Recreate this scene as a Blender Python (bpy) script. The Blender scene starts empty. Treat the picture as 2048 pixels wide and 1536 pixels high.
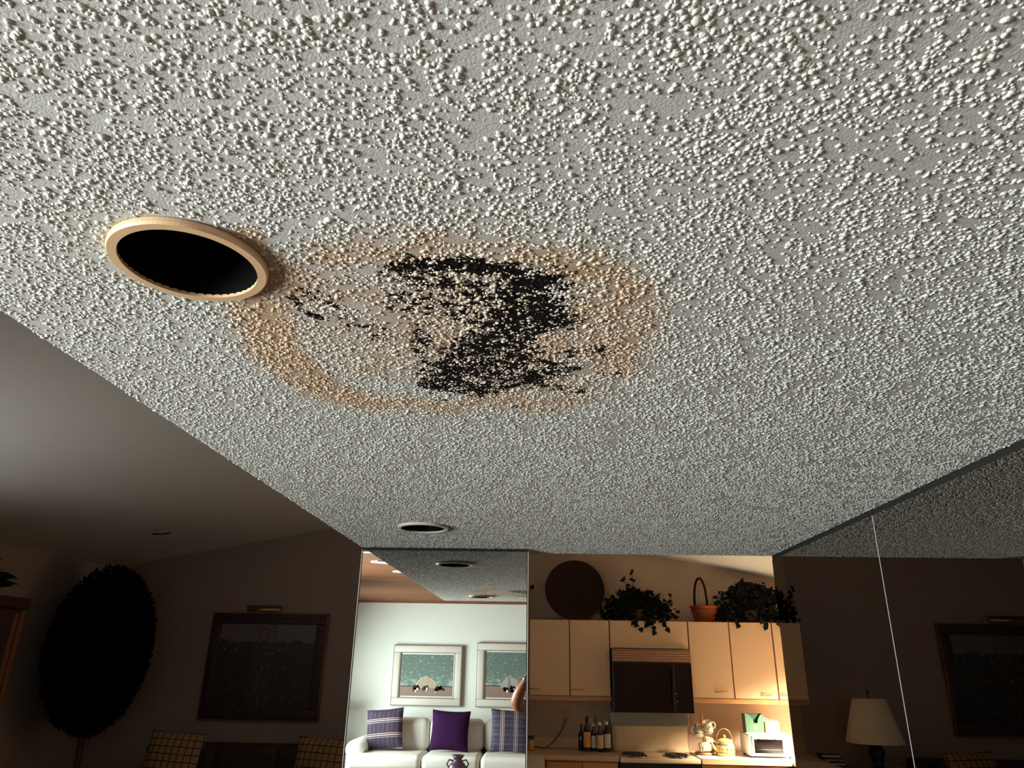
import bpy, math, random
import numpy as np
from mathutils import Vector, Matrix, Euler
random.seed(7)
C = bpy.context.scene.collection
sc = bpy.context.scene
PI = math.pi

# ------------------------------------------------------------------ camera
cd = bpy.data.cameras.new('camera'); cam = bpy.data.objects.new('camera', cd); C.objects.link(cam); sc.camera = cam
cd.sensor_width = 36; cd.lens = 36 * 1419.4 / 2048; cd.clip_start = 0.01; cd.clip_end = 60
pitch, yaw, roll = 0.37436, -0.042975, 0.017483
fw = Vector((math.sin(yaw) * math.cos(pitch), math.cos(yaw) * math.cos(pitch), math.sin(pitch)))
rt = Vector((math.cos(yaw), -math.sin(yaw), 0)); up = rt.cross(fw)
r2 = math.cos(roll) * rt + math.sin(roll) * up; u2 = -math.sin(roll) * rt + math.cos(roll) * up
M = Matrix((r2, u2, -fw)).transposed().to_4x4(); M.translation = Vector((0, 0, 1.71)); cam.matrix_world = M

# ------------------------------------------------------------------ world, lights, exposure
w = bpy.data.worlds.new('world'); sc.world = w; w.use_nodes = True
w.node_tree.nodes['Background'].inputs[0].default_value = (0.75, 0.85, 1, 1)
w.node_tree.nodes['Background'].inputs[1].default_value = 0.3
sc.view_settings.view_transform = 'Standard'; sc.view_settings.look = 'None'
sc.view_settings.exposure = 0.0; sc.view_settings.gamma = 1; sc.view_settings.use_curve_mapping = False
sc.cycles.max_bounces = 7; sc.cycles.diffuse_bounces = 4; sc.cycles.glossy_bounces = 5
sc.cycles.use_denoising = True; sc.cycles.caustics_reflective = False; sc.cycles.sample_clamp_indirect = 4

def area(name, loc, aim, sx, sy, power, col, spread=180):
    l = bpy.data.lights.new(name, 'AREA'); l.shape = 'RECTANGLE'; l.size = sx; l.size_y = sy; l.energy = power
    l.color = col; l.spread = math.radians(spread)
    o = bpy.data.objects.new(name, l); C.objects.link(o); o.location = loc
    o.rotation_euler = (Vector(aim) - Vector(loc)).to_track_quat('-Z', 'Y').to_euler()
    return o
area('daylight_living_window', (-2.82, -.45, 1.40), (0, .0, 1.60), 1.0, 1.1, 120, (0.94, 1.0, 0.965), 130)
area('added_rear_daylight', (-2.82, -2.75, 1.35), (0, -3.6, 1.35), 1.5, 1.2, 72, (0.90, 1.0, 0.96), 125)  # second living-room light, added to brighten the back wall; its window is unseen
area('added_vault_daylight', (-4.62, 2.9, 1.45), (-3.3, 3.9, 3.0), 1.3, 0.9, 10.5, (1.0, 1.0, 0.95), 110)  # added for the bright patch on the vaulted ceiling; its window is unseen
area('sunlight_kitchen_window', (3.06, 6.8, 2.12), (2.56, 7.26, 0.91), 0.4, 0.4, 135, (1.0, 0.86, 0.66), 66)

# ------------------------------------------------------------------ materials
class NT:
    def __init__(s, name):
        s.m = bpy.data.materials.new(name); s.m.use_nodes = True; s.t = s.m.node_tree
        s.b = s.t.nodes['Principled BSDF']
    def n(s, typ, **kw):
        x = s.t.nodes.new(typ)
        for k, v in kw.items(): setattr(x, k, v)
        return x
    def lk(s, a, b): s.t.links.new(a, b)
    def put(s, sock, v):
        if hasattr(v, 'is_output'): s.lk(v, sock)
        else: sock.default_value = v
    def ma(s, op, a, b=0.0, c=0.0, clamp=False):
        x = s.n('ShaderNodeMath', operation=op); x.use_clamp = clamp
        s.put(x.inputs[0], a); s.put(x.inputs[1], b); s.put(x.inputs[2], c); return x.outputs[0]
    def mix(s, f, a, b):
        x = s.n('ShaderNodeMix', data_type='RGBA'); s.put(x.inputs[0], f)
        for i, v in ((6, a), (7, b)):
            s.put(x.inputs[i], v if hasattr(v, 'is_output') else (*v[:3], 1))
        return x.outputs[2]
    def xyz(s):
        tc = s.n('ShaderNodeTexCoord'); sp = s.n('ShaderNodeSeparateXYZ'); s.lk(tc.outputs['Object'], sp.inputs[0])
        return tc.outputs['Object'], sp.outputs[0], sp.outputs[1], sp.outputs[2]
    def noise(s, scale, detail=3, vec=None, rough=0.5):
        x = s.n('ShaderNodeTexNoise'); x.inputs['Scale'].default_value = scale; x.inputs['Detail'].default_value = detail
        x.inputs['Roughness'].default_value = rough
        if vec is None: vec = s.n('ShaderNodeTexCoord').outputs['Object']
        s.lk(vec, x.inputs['Vector']); return x.outputs[0]
    def scaled(s, sc3):
        tc = s.n('ShaderNodeTexCoord'); mp = s.n('ShaderNodeMapping'); mp.inputs['Scale'].default_value = sc3
        s.lk(tc.outputs['Object'], mp.inputs[0]); return mp.outputs[0]
    def bump(s, h, strength=0.3, dist=0.01):
        x = s.n('ShaderNodeBump'); x.inputs['Strength'].default_value = strength; x.inputs['Distance'].default_value = dist
        s.lk(h, x.inputs['Height']); s.lk(x.outputs[0], s.b.inputs['Normal'])
    def fin(s, col, rough=0.6, metal=0.0):
        s.put(s.b.inputs['Base Color'], col if hasattr(col, 'is_output') else (*col[:3], 1))
        s.put(s.b.inputs['Roughness'], rough); s.b.inputs['Metallic'].default_value = metal
        return s.m

def plain(name, col, rough=0.6, metal=0.0, var=0.12, scale=12, bump=0.0, bscale=200, coat=0, spec=0.5):
    t = NT(name)
    nz = t.noise(scale)
    c = t.mix(nz, [x * (1 - var) for x in col], [min(1, x * (1 + var)) for x in col])
    if bump: t.bump(t.noise(bscale, 4), bump, 0.003)
    t.b.inputs['Specular IOR Level'].default_value = spec
    return t.fin(c, rough, metal)

def wood(name, c1, c2, rough=0.45, axis=(1, 14, 14), scale=4):
    t = NT(name)
    v = t.scaled(axis); nz = t.noise(scale, 6, v, 0.65)
    r = t.n('ShaderNodeMapRange'); t.lk(nz, r.inputs[0]); r.inputs[1].default_value = 0.35; r.inputs[2].default_value = 0.65
    t.b.inputs['Specular IOR Level'].default_value = 0.5 if rough < .65 else 0.1
    return t.fin(t.mix(r.outputs[0], c1, c2), rough)

def mirror_mat(name, tint):
    t = NT(name); t.fin(tint, 0.0, 1.0); nz = t.noise(3)
    t.put(t.b.inputs['Base Color'], t.mix(nz, [x * .98 for x in tint], tint)); return t.m

def popcorn_mat():
    t = NT('popcorn_plaster')
    def at(n): a = t.n('ShaderNodeAttribute', attribute_name=n); return a.outputs['Fac']
    br, mo, h = at('stain'), at('mold'), at('height')
    big = t.noise(3, 2); fine = t.noise(90, 3); med = t.noise(28, 4, rough=0.7); grit = t.noise(300, 2); med2 = t.noise(75, 3, rough=0.6)
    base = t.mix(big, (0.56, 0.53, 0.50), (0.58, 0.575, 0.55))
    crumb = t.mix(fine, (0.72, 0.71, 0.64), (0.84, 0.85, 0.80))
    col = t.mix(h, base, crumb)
    # tea-coloured water stain
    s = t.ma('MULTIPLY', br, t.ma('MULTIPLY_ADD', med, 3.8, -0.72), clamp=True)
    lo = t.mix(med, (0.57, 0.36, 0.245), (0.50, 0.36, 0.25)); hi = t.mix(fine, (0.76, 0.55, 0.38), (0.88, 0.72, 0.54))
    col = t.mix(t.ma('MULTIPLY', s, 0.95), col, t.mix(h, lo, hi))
    # black mold in the gaps between crumbs
    k = t.ma('ADD', t.ma('MULTIPLY', mo, 1.07), t.ma('MULTIPLY_ADD', med2, 4.0, -2.0))
    k = t.ma('SUBTRACT', k, 0.12)
    k = t.ma('ADD', k, t.ma('MULTIPLY_ADD', grit, 0.9, -0.45))
    k = t.ma('SUBTRACT', k, t.ma('MULTIPLY', h, 0.75))
    k = t.ma('MULTIPLY', t.ma('SUBTRACT', k, 0.42), 5.0, clamp=True)
    k = t.ma('MULTIPLY', k, t.ma('MULTIPLY', mo, 6.0, clamp=True))
    col = t.mix(k, col, (0.004, 0.0025, 0.002))
    t.b.inputs['Specular IOR Level'].default_value = 0.15
    t.bump(t.noise(420, 3), 0.35, 0.002)
    return t.fin(col, 0.9)

def stripes_mask(t, x, freq, off, duty):
    f = t.ma('FRACT', t.ma('MULTIPLY_ADD', x, freq, off)); return t.ma('LESS_THAN', f, duty)

def plaid(name, base, lines, swap=False):
    t = NT(name); v, x, y, z = t.xyz(); nz = t.noise(60)
    a, b = (z, x) if swap else (x, z)
    col = t.mix(nz, [c * .8 for c in base], [c * 1.2 for c in base])
    for (sock, fr, off, duty, cc, amt) in lines:
        q = {'a': a, 'b': b}[sock]
        col = t.mix(t.ma('MULTIPLY', stripes_mask(t, q, fr, off, duty), amt), col, cc)
    t.bump(t.noise(500), 0.3, 0.002)
    return t.fin(col, 0.9)

MT = {}
MT['popcorn'] = popcorn_mat()
MT['smooth_ceiling'] = plain('matte_ceiling_paint', (0.76, 0.74, 0.70), 0.75, var=0.03, bump=0.25, bscale=260)
MT['tan_wall'] = plain('taupe_wall_paint', (0.33, 0.255, 0.21), 0.8, var=0.05, bump=0.2, bscale=220)
MT['white_wall'] = plain('white_wall_paint', (0.80, 0.83, 0.79), 0.8, var=0.03)
MT['kitchen_wall'] = plain('beige_wall_paint', (0.43, 0.30, 0.195), 0.8, var=0.04)
MT['white'] = plain('white_enamel', (0.82, 0.82, 0.79), 0.4, var=0.03)
MT['floor'] = plain('carpet', (0.16, 0.12, 0.09), 0.95, var=0.2, scale=80, bump=0.6, bscale=300)
MT['planks'] = None
def planks():
    t = NT('cedar_planks'); v, x, y, z = t.xyz()
    seam = stripes_mask(t, y, 1 / 0.14, 0.0, 0.06)
    idx = t.ma('FLOOR', t.ma('MULTIPLY', y, 1 / 0.14)); wn = t.n('ShaderNodeTexWhiteNoise', noise_dimensions='1D'); t.lk(idx, wn.inputs['W'])
    g = t.noise(3, 6, t.scaled((1.2, 22, 22)), 0.65)
    c = t.mix(g, (0.11, 0.030, 0.008), (0.27, 0.095, 0.028)); c = t.mix(t.ma('MULTIPLY', wn.outputs[0], .4), c, (0.28, 0.12, 0.05))
    return t.fin(t.mix(seam, c, (0.07, 0.025, 0.01)), 0.8)
MT['planks'] = planks()
MT['beam'] = wood('redwood_beam', (0.20, 0.065, 0.03), (0.32, 0.12, 0.06))
MT['mirror'] = mirror_mat('clear_mirror', (0.90, 0.93, 0.90))
MT['smoked'] = mirror_mat('smoked_mirror', (0.47, 0.445, 0.40))
MT['mirror_edge'] = plain('polished_glass_edge', (0.75, 0.74, 0.74), 0.25, var=0.05)
MT['black'] = plain('black_shadow_gap', (0.01, 0.008, 0.008), 0.9)
MT['trim_cream'] = plain('aged_trim_ring', (0.72, 0.47, 0.27), 0.45, var=0.08, scale=30)
MT['trim_white'] = plain('pale_trim_ring', (0.62, 0.55, 0.50), 0.45, var=0.05)
MT['baffle'] = plain('black_baffle', (0.001, 0.0008, 0.0008), 0.6, var=0.05, spec=0.05)
MT['bulb'] = plain('dark_lamp_glass', (0.02, 0.02, 0.02), 0.1, var=0.05)
MT['oak'] = wood('oak_trim', (0.36, 0.15, 0.05), (0.52, 0.25, 0.09))
MT['brown_wood'] = wood('reddish_brown_wood', (0.14, 0.045, 0.014), (0.22, 0.08, 0.025))
MT['orange_oak'] = wood('orange_oak_drawer', (0.50, 0.22, 0.07), (0.62, 0.31, 0.11))
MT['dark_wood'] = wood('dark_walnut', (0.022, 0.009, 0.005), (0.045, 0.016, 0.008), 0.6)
MT['cab'] = plain('cream_laminate', (0.66, 0.42, 0.235), 0.4, var=0.04, scale=4)
MT['counter'] = plain('tan_laminate', (0.54, 0.345, 0.19), 0.3, var=0.06)
MT['pale_counter'] = plain('pale_laminate', (0.74, 0.68, 0.58), 0.3, var=0.04)
MT['steel'] = plain('brushed_steel', (0.30, 0.29, 0.25), 0.35, 0.6, var=0.1, scale=40)
MT['black_glass'] = plain('black_oven_glass', (0.006, 0.004, 0.004), 0.12, var=0.05)
MT['black_iron'] = plain('black_iron', (0.012, 0.01, 0.01), 0.4)
MT['chrome'] = plain('chrome', (0.75, 0.74, 0.72), 0.12, 1.0, var=0.03)
MT['enamel_cream'] = plain('cream_stove_enamel', (0.80, 0.57, 0.34), 0.25, var=0.03)
MT['brass'] = plain('brass', (0.62, 0.34, 0.12), 0.3, 0.8, var=0.08)
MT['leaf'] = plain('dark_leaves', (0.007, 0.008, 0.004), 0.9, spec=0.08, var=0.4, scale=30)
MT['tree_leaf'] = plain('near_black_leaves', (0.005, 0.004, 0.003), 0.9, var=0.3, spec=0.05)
MT['vent'] = plain('brown_vent_plastic', (0.17, 0.085, 0.05), 0.5)
MT['wicker_dark'] = wood('dark_wicker', (0.010, 0.005, 0.003), (0.024, 0.012, 0.006), 0.7, (60, 60, 8), 3)
MT['wicker'] = wood('red_wicker', (0.13, 0.026, 0.009), (0.26, 0.065, 0.018), 0.7, (40, 40, 90), 2)
MT['terracotta'] = plain('terracotta', (0.05, 0.02, 0.01), 0.8)
MT['plate'] = plain('tan_outlet_plastic', (0.40, 0.22, 0.10), 0.4)
MT['cord'] = plain('brown_cord', (0.08, 0.045, 0.02), 0.6)
MT['sofa'] = plain('ivory_upholstery', (0.80, 0.79, 0.73), 0.9, var=0.04, bump=0.2, bscale=400)
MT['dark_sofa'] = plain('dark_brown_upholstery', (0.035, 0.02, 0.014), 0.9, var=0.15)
MT['purple'] = plain('purple_velvet', (0.028, 0.005, 0.040), 0.9, spec=.15, var=0.15)
MT['plaidA'] = plaid('purple_plaid_rows', (0.036, 0.022, 0.046), [('a', 9, 0.1, 0.35, (0.025, 0.014, 0.036), .7), ('b', 9, 0.2, 0.3, (0.03, 0.018, 0.04), .6),
    ('b', 6.2, 0.50, 0.045, (0.78, 0.70, 0.66), .8), ('b', 6.2, 0.38, 0.045, (0.75, 0.42, 0.33), .75), ('b', 6.2, 0.62, 0.03, (0.7, 0.6, 0.6), .5), ('a', 18, 0.0, 0.08, (0.2, 0.15, 0.25), .5)])
MT['plaidB'] = plaid('purple_plaid_columns', (0.058, 0.05, 0.088), [('b', 10, 0.1, 0.35, (0.03, 0.02, 0.045), .75), ('a', 9, 0.2, 0.3, (0.08, 0.05, 0.12), .6),
    ('a', 6.2, 0.72, 0.05, (0.80, 0.72, 0.68), .8), ('a', 6.2, 0.60, 0.045, (0.78, 0.38, 0.30), .8), ('a', 6.2, 0.84, 0.035, (0.75, 0.6, 0.6), .7), ('b', 20, 0.0, 0.08, (0.3, 0.28, 0.4), .5)])
MT['check'] = plaid('ochre_check', (0.34, 0.20, 0.085), [('a', 16, 0.1, 0.16, (0.02, 0.008, 0.008), .95), ('b', 16, 0.3, 0.16, (0.02, 0.008, 0.008), .95), ('a', 32, 0.5, 0.08, (0.10, 0.04, 0.03), .6), ('b', 32, 0.5, 0.08, (0.12, 0.05, 0.04), .6)])
MT['frame_ivory'] = plain('ivory_frame', (0.68, 0.64, 0.58), 0.5, var=0.04)
MT['mat_board'] = plain('white_mat_board', (0.80, 0.80, 0.76), 0.8, var=0.02)
MT['line_grey'] = plain('grey_fillet', (0.25, 0.22, 0.21), 0.6)
MT['skin'] = plain('tanned_skin', (0.27, 0.105, 0.048), 0.45, var=0.12, scale=20)
MT['shirt'] = plain('dark_shirt', (0.03, 0.03, 0.04), 0.9)
MT['trousers'] = plain('dark_trousers', (0.03, 0.035, 0.05), 0.9)
MT['hair'] = plain('dark_hair', (0.03, 0.02, 0.015), 0.7, bump=.5)
MT['shade'] = plain('linen_lamp_shade', (0.85, 0.72, 0.53), 0.85, var=0.03, bump=0.2)
MT['vase'] = plain('dark_plum_glaze', (0.09, 0.055, 0.085), 0.25, var=0.5, scale=25)
MT['kettle'] = plain('yellow_enamel', (0.64, 0.40, 0.14), 0.25, var=0.04)
MT['mug_cream'] = plain('cream_glaze', (0.70, 0.58, 0.36), 0.3, var=0.04)
MT['blue_grey'] = plain('blue_grey_glaze', (0.10, 0.12, 0.14), 0.3)
MT['green_box'] = plain('green_carton', (0.045, 0.11, 0.055), 0.6, var=0.06)
MT['orange_box'] = plain('orange_carton', (0.62, 0.27, 0.08), 0.6, var=0.1)
MT['paper'] = plain('white_paper', (0.85, 0.84, 0.80), 0.7, var=0.03)
MT['bottle'] = plain('dark_bottle_glass', (0.018, 0.012, 0.006), 0.1, var=0.2)
MT['lab_amber'] = plain('amber_label', (0.62, 0.28, 0.07), 0.6)
MT['lab_white'] = plain('off_white_label', (0.62, 0.56, 0.48), 0.6)
MT['lab_tan'] = plain('tan_label', (0.70, 0.45, 0.22), 0.6)
MT['amber'] = plain('amber_jar', (0.45, 0.20, 0.05), 0.3)
MT['phone'] = plain('black_phone', (0.01, 0.01, 0.012), 0.2)
MT['glass'] = None
def glassy():
    t = NT('window_glass'); t.fin((0.9, 0.95, 0.95), 0.02); t.b.inputs['Transmission Weight'].default_value = 1; t.b.inputs['IOR'].default_value = 1.02; return t.m
MT['glass'] = glassy()

def print_mat(name, seed):
    t = NT(name); v, x, y, z = t.xyz(); nz = t.noise(9, 4, t.scaled((1.2, 1, 2.6)), 0.6)
    fl = t.noise(26 + seed, 3, t.scaled((1, 1, 2.2)))
    sky = t.mix(t.ma('MULTIPLY', t.ma('SUBTRACT', fl, 0.585), 7, clamp=True), (0.125, 0.185, 0.16), (0.50, 0.58, 0.52))
    low = t.ma('MULTIPLY_ADD', z, -6.5, 0.05, clamp=True)
    sky = t.mix(t.ma('MULTIPLY', low, t.ma('MULTIPLY', t.ma('SUBTRACT', nz, .45), 6, clamp=True)), sky, (0.50, 0.60, 0.52))
    land = t.mix(t.noise(70, 3, t.scaled((1, 1, 3))), (0.16, 0.10, 0.09), (0.40, 0.27, 0.21))
    col = t.mix(t.ma('LESS_THAN', z, -0.135), sky, land)
    col = t.mix(t.ma('LESS_THAN', t.ma('ABSOLUTE', t.ma('ADD', z, 0.134)), 0.006), col, (0.05, 0.04, 0.05))
    return t.fin(col, 0.7)

def harbour_mat():
    t = NT('harbour_painting'); v, x, y, z = t.xyz()
    sky = t.mix(t.noise(7, 4), (0.10, 0.08, 0.09), (0.17, 0.14, 0.145))
    water = t.mix(t.noise(10, 5, t.scaled((1, 1, 4))), (0.006, 0.005, 0.006), (0.03, 0.025, 0.027))
    town = t.mix(t.ma('MULTIPLY', t.ma('SUBTRACT', t.noise(38, 3, t.scaled((1, 1, .6))), .60), 9, clamp=True), (0.02, 0.014, 0.012), (0.34, 0.30, 0.31))
    edge = t.ma('MULTIPLY_ADD', t.noise(5, 3, t.scaled((1, 1, 0))), 0.16, 0.16)
    col = t.mix(t.ma('LESS_THAN', z, edge), sky, town)
    col = t.mix(t.ma('LESS_THAN', z, 0.08), col, water)
    tree = t.ma('MULTIPLY', t.ma('LESS_THAN', t.ma('ABSOLUTE', t.ma('ADD', x, 0.02)), 0.12), t.ma('GREATER_THAN', t.noise(30, 3), 0.52))
    col = t.mix(t.ma('MULTIPLY', tree, .85), col, (0.07, 0.045, 0.012))
    fl = t.ma('MULTIPLY', t.ma('LESS_THAN', z, 0.02), t.ma('GREATER_THAN', t.noise(24, 2), 0.66))
    col = t.mix(fl, col, (0.20, 0.09, 0.03))
    return t.fin(col, 0.5)

# ------------------------------------------------------------------ mesh helpers
def tag(o, label=None, cat=None, group=None, kind=None):
    if label: o['label'] = label
    if cat: o['category'] = cat
    if group: o['group'] = group
    if kind: o['kind'] = kind
    return o

def thing(name, loc, label, cat, group=None, rot=(0, 0, 0)):
    o = bpy.data.objects.new(name, None); C.objects.link(o); o.location = loc; o.rotation_euler = rot
    o.empty_display_size = 0.05
    return tag(o, label, cat, group)

class MB:
    def __init__(s): s.v = []; s.f = []
    def add(s, vs, fs):
        k = len(s.v); s.v += [tuple(p) for p in vs]; s.f += [tuple(i + k for i in f) for f in fs]; return s
    def box(s, x0, x1, y0, y1, z0, z1, mat=None):
        vs = [(x, y, z) for z in (z0, z1) for y in (y0, y1) for x in (x0, x1)]
        if mat is not None: vs = [mat @ Vector(p) for p in vs]
        return s.add(vs, [(0, 2, 3, 1), (4, 5, 7, 6), (0, 1, 5, 4), (2, 6, 7, 3), (0, 4, 6, 2), (1, 3, 7, 5)])
    def lathe(s, prof, c=(0, 0, 0), seg=32, mat=None, caps=(False, False), off=None):
        vs = []; n = len(prof)
        for r, z in prof:
            for i in range(seg):
                a = 2 * PI * i / seg; p = Vector((r * math.cos(a), r * math.sin(a), z))
                if mat is not None: p = mat @ p
                vs.append(p + Vector(c))
        fs = [(j * seg + i, j * seg + (i + 1) % seg, (j + 1) * seg + (i + 1) % seg, (j + 1) * seg + i) for j in range(n - 1) for i in range(seg)]
        if caps[0]: fs.append(tuple(range(seg - 1, -1, -1)))
        if caps[1]: fs.append(tuple((n - 1) * seg + i for i in range(seg)))
        return s.add(vs, fs)
    def tube(s, pts, r, seg=8, closed=False):
        pts = [Vector(p) for p in pts]; n = len(pts); rs = r if isinstance(r, (list, tuple)) else [r] * n; vs = []
        ref = None
        for i, p in enumerate(pts):
            a = pts[(i - 1) % n] if (i or closed) else p; b = pts[(i + 1) % n] if (i < n - 1 or closed) else p
            d = (b - a).normalized()
            if ref is None: ref = d.orthogonal().normalized()
            ref = (ref - d * ref.dot(d)).normalized(); q = d.cross(ref)
            for k in range(seg):
                t = 2 * PI * k / seg; vs.append(p + rs[i] * (math.cos(t) * ref + math.sin(t) * q))
        m = n if closed else n - 1
        fs = [(i * seg + k, i * seg + (k + 1) % seg, ((i + 1) % n) * seg + (k + 1) % seg, ((i + 1) % n) * seg + k) for i in range(m) for k in range(seg)]
        if not closed: fs += [tuple(range(seg - 1, -1, -1)), tuple((n - 1) * seg + k for k in range(seg))]
        return s.add(vs, fs)
    def poly(s, pts, thick, axis='y', at=0.0):
        # outline in (x,z) extruded along y, or (x,y) extruded along z
        n = len(pts)
        f = (lambda p, t: (p[0], t, p[1])) if axis == 'y' else ((lambda p, t: (p[0], p[1], t)) if axis == 'z' else (lambda p, t: (t, p[0], p[1])))
        vs = [f(p, at) for p in pts] + [f(p, at + thick) for p in pts]
        fs = [tuple(range(n)), tuple(range(2 * n - 1, n - 1, -1))] + [(i, (i + 1) % n + 0, (i + 1) % n + n, i + n) for i in range(n)]
        return s.add(vs, fs)
    def leaf(s, p, d, nrm, L, W):
        p = Vector(p); d = Vector(d).normalized(); n = Vector(nrm); n = (n - d * n.dot(d)); n = n.normalized() if n.length > 1e-4 else d.orthogonal().normalized()
        sd = d.cross(n)
        vs = [p, p + d * L * .12 + sd * W * .5 + n * L * .05, p + d * L * .45 + sd * W * .42 + n * L * .08, p + d * L, p + d * L * .45 - sd * W * .42 + n * L * .08, p + d * L * .12 - sd * W * .5 + n * L * .05, p + d * L * .45]
        return s.add(vs, [(0, 1, 2, 6), (6, 2, 3), (6, 3, 4), (0, 6, 4, 5)])
    def pillow(s, w, h, d, n=18):
        vs = []; fs = []
        for side in (1, -1):
            for j in range(n + 1):
                for i in range(n + 1):
                    u = -1 + 2 * i / n; v = -1 + 2 * j / n
                    e = 1 - 0.07 * (1 - v * v) * abs(u) ** 3; g = 1 - 0.07 * (1 - u * u) * abs(v) ** 3
                    th = max(0, (1 - abs(u) ** 2.6)) ** .55 * max(0, (1 - abs(v) ** 2.6)) ** .55
                    vs.append((u * e * w / 2, side * d / 2 * th, v * g * h / 2))
        k = (n + 1) ** 2
        for j in range(n):
            for i in range(n):
                a = j * (n + 1) + i; q = (a, a + 1, a + n + 2, a + n + 1); fs.append(q[::-1]); fs.append(tuple(k + x for x in q))
        return s.add(vs, fs)
    def blob(s, c, r, seg=12, rings=8, mat=None):
        prof = [(math.sin(PI * j / rings), -math.cos(PI * j / rings)) for j in range(1, rings)]
        vs = []
        for a, z in prof:
            for i in range(seg):
                t = 2 * PI * i / seg; p = Vector((a * math.cos(t) * r[0], a * math.sin(t) * r[1], z * r[2]))
                vs.append((mat @ p if mat is not None else p) + Vector(c))
        n = len(prof)
        fs = [(j * seg + i, j * seg + (i + 1) % seg, (j + 1) * seg + (i + 1) % seg, (j + 1) * seg + i) for j in range(n - 1) for i in range(seg)]
        fs += [tuple(range(seg - 1, -1, -1)), tuple((n - 1) * seg + i for i in range(seg))]
        return s.add(vs, fs)
    def build(s, name, mat, parent=None, smooth=False, bevel=0, seg=3, local=False, sub=0):
        vs = s.v
        if parent is not None and not local:
            P = parent.location
            if parent.parent is not None: P = P + parent.parent.location
            vs = [(p[0] - P[0], p[1] - P[1], p[2] - P[2]) for p in vs]
        if parent is None and not local and vs:
            # put the origin at the base centre
            a = np.array(vs); c = (a.min(0) + a.max(0)) / 2; c[2] = a[:, 2].min(); vs = (a - c).tolist()
        me = bpy.data.meshes.new(name); me.from_pydata([tuple(p) for p in vs], [], s.f); me.update()
        o = bpy.data.objects.new(name, me); C.objects.link(o); me.materials.append(MT[mat] if isinstance(mat, str) else mat)
        if parent is None and not local and vs: o.location = c
        if parent is not None: o.parent = parent
        if smooth or bevel:
            me.polygons.foreach_set('use_smooth', [True] * len(me.polygons))
        if bevel:
            b = o.modifiers.new('bevel', 'BEVEL'); b.width = bevel; b.segments = seg; b.limit_method = 'ANGLE'; b.harden_normals = bevel < 0.01
        if sub:
            m = o.modifiers.new('sub', 'SUBSURF'); m.levels = sub; m.render_levels = sub
        return o

def copy_tree(o, parent=None):
    c = o.copy(); C.objects.link(c); c.parent = parent
    for ch in o.children: copy_tree(ch, c)
    return c

def struct(name, mb, mat, **k):
    o = mb.build(name, mat, **k); o['kind'] = 'structure'; return o

# ------------------------------------------------------------------ popcorn soffit ceiling
XL, XR, Y0, YM, YK, ZC = -0.708, 0.936, 0.25, 2.844, 2.964, 2.13
LIGHTS = [(-0.397, 0.684), (-0.391, 2.371)]

def seg_dist(P, poly):
    d = np.full(len(P), 1e9)
    for a, b in zip(poly[:-1], poly[1:]):
        a = np.array(a); b = np.array(b); ab = b - a; t = np.clip(((P - a) @ ab) / (ab @ ab), 0, 1)
        d = np.minimum(d, np.linalg.norm(P - a - t[:, None] * ab, axis=1))
    return d
BROWN = [([(-0.313, 0.717), (-0.358, 0.808), (-0.385, 0.916), (-0.383, 1.01), (-0.355, 1.109), (-0.295, 1.165)], 0.03, 1.0), ([(-0.307, 0.697), (-0.305, 0.743)], 0.018, 0.8), ([(-0.31, 0.635), (-0.306, 0.686)], 0.01, 0.8), ([(-0.236, 0.681), (-0.176, 0.666), (-0.125, 0.657), (-0.072, 0.672), (-0.017, 0.683), (0.039, 0.694)], 0.022, 0.6), ([(-0.16, 0.698), (-0.143, 0.667)], 0.02, 0.7), ([(0.039, 0.7), (0.085, 0.746), (0.117, 0.81), (0.112, 0.917), (0.11, 1.009)], 0.03, 0.75), ([(0.063, 0.81), (0.078, 0.934)], 0.03, 0.6), ([(-0.227, 1.157), (-0.162, 1.196), (-0.068, 1.119), (-0.001, 1.181), (0.059, 1.13)], 0.026, 0.6), ([(-0.068, 1.119)], 0.045, 0.7), ([(-0.015, 0.934), (0.013, 0.917)], 0.035, 0.8), ([(-0.29, 0.743), (-0.248, 0.768), (-0.201, 0.782), (-0.186, 0.837)], 0.03, 0.45), ([(-0.297, 0.852), (-0.233, 0.867), (-0.208, 0.917), (-0.265, 1.01)], 0.03, 0.45), ([(-0.277, 0.934), (-0.32, 0.837)], 0.05, 0.3), ([(-0.082, 0.782), (-0.131, 0.934), (-0.024, 1.029)], 0.09, 0.55), ([(-0.22, 0.708), (-0.215, 0.687)], 0.03, 0.3)]
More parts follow.
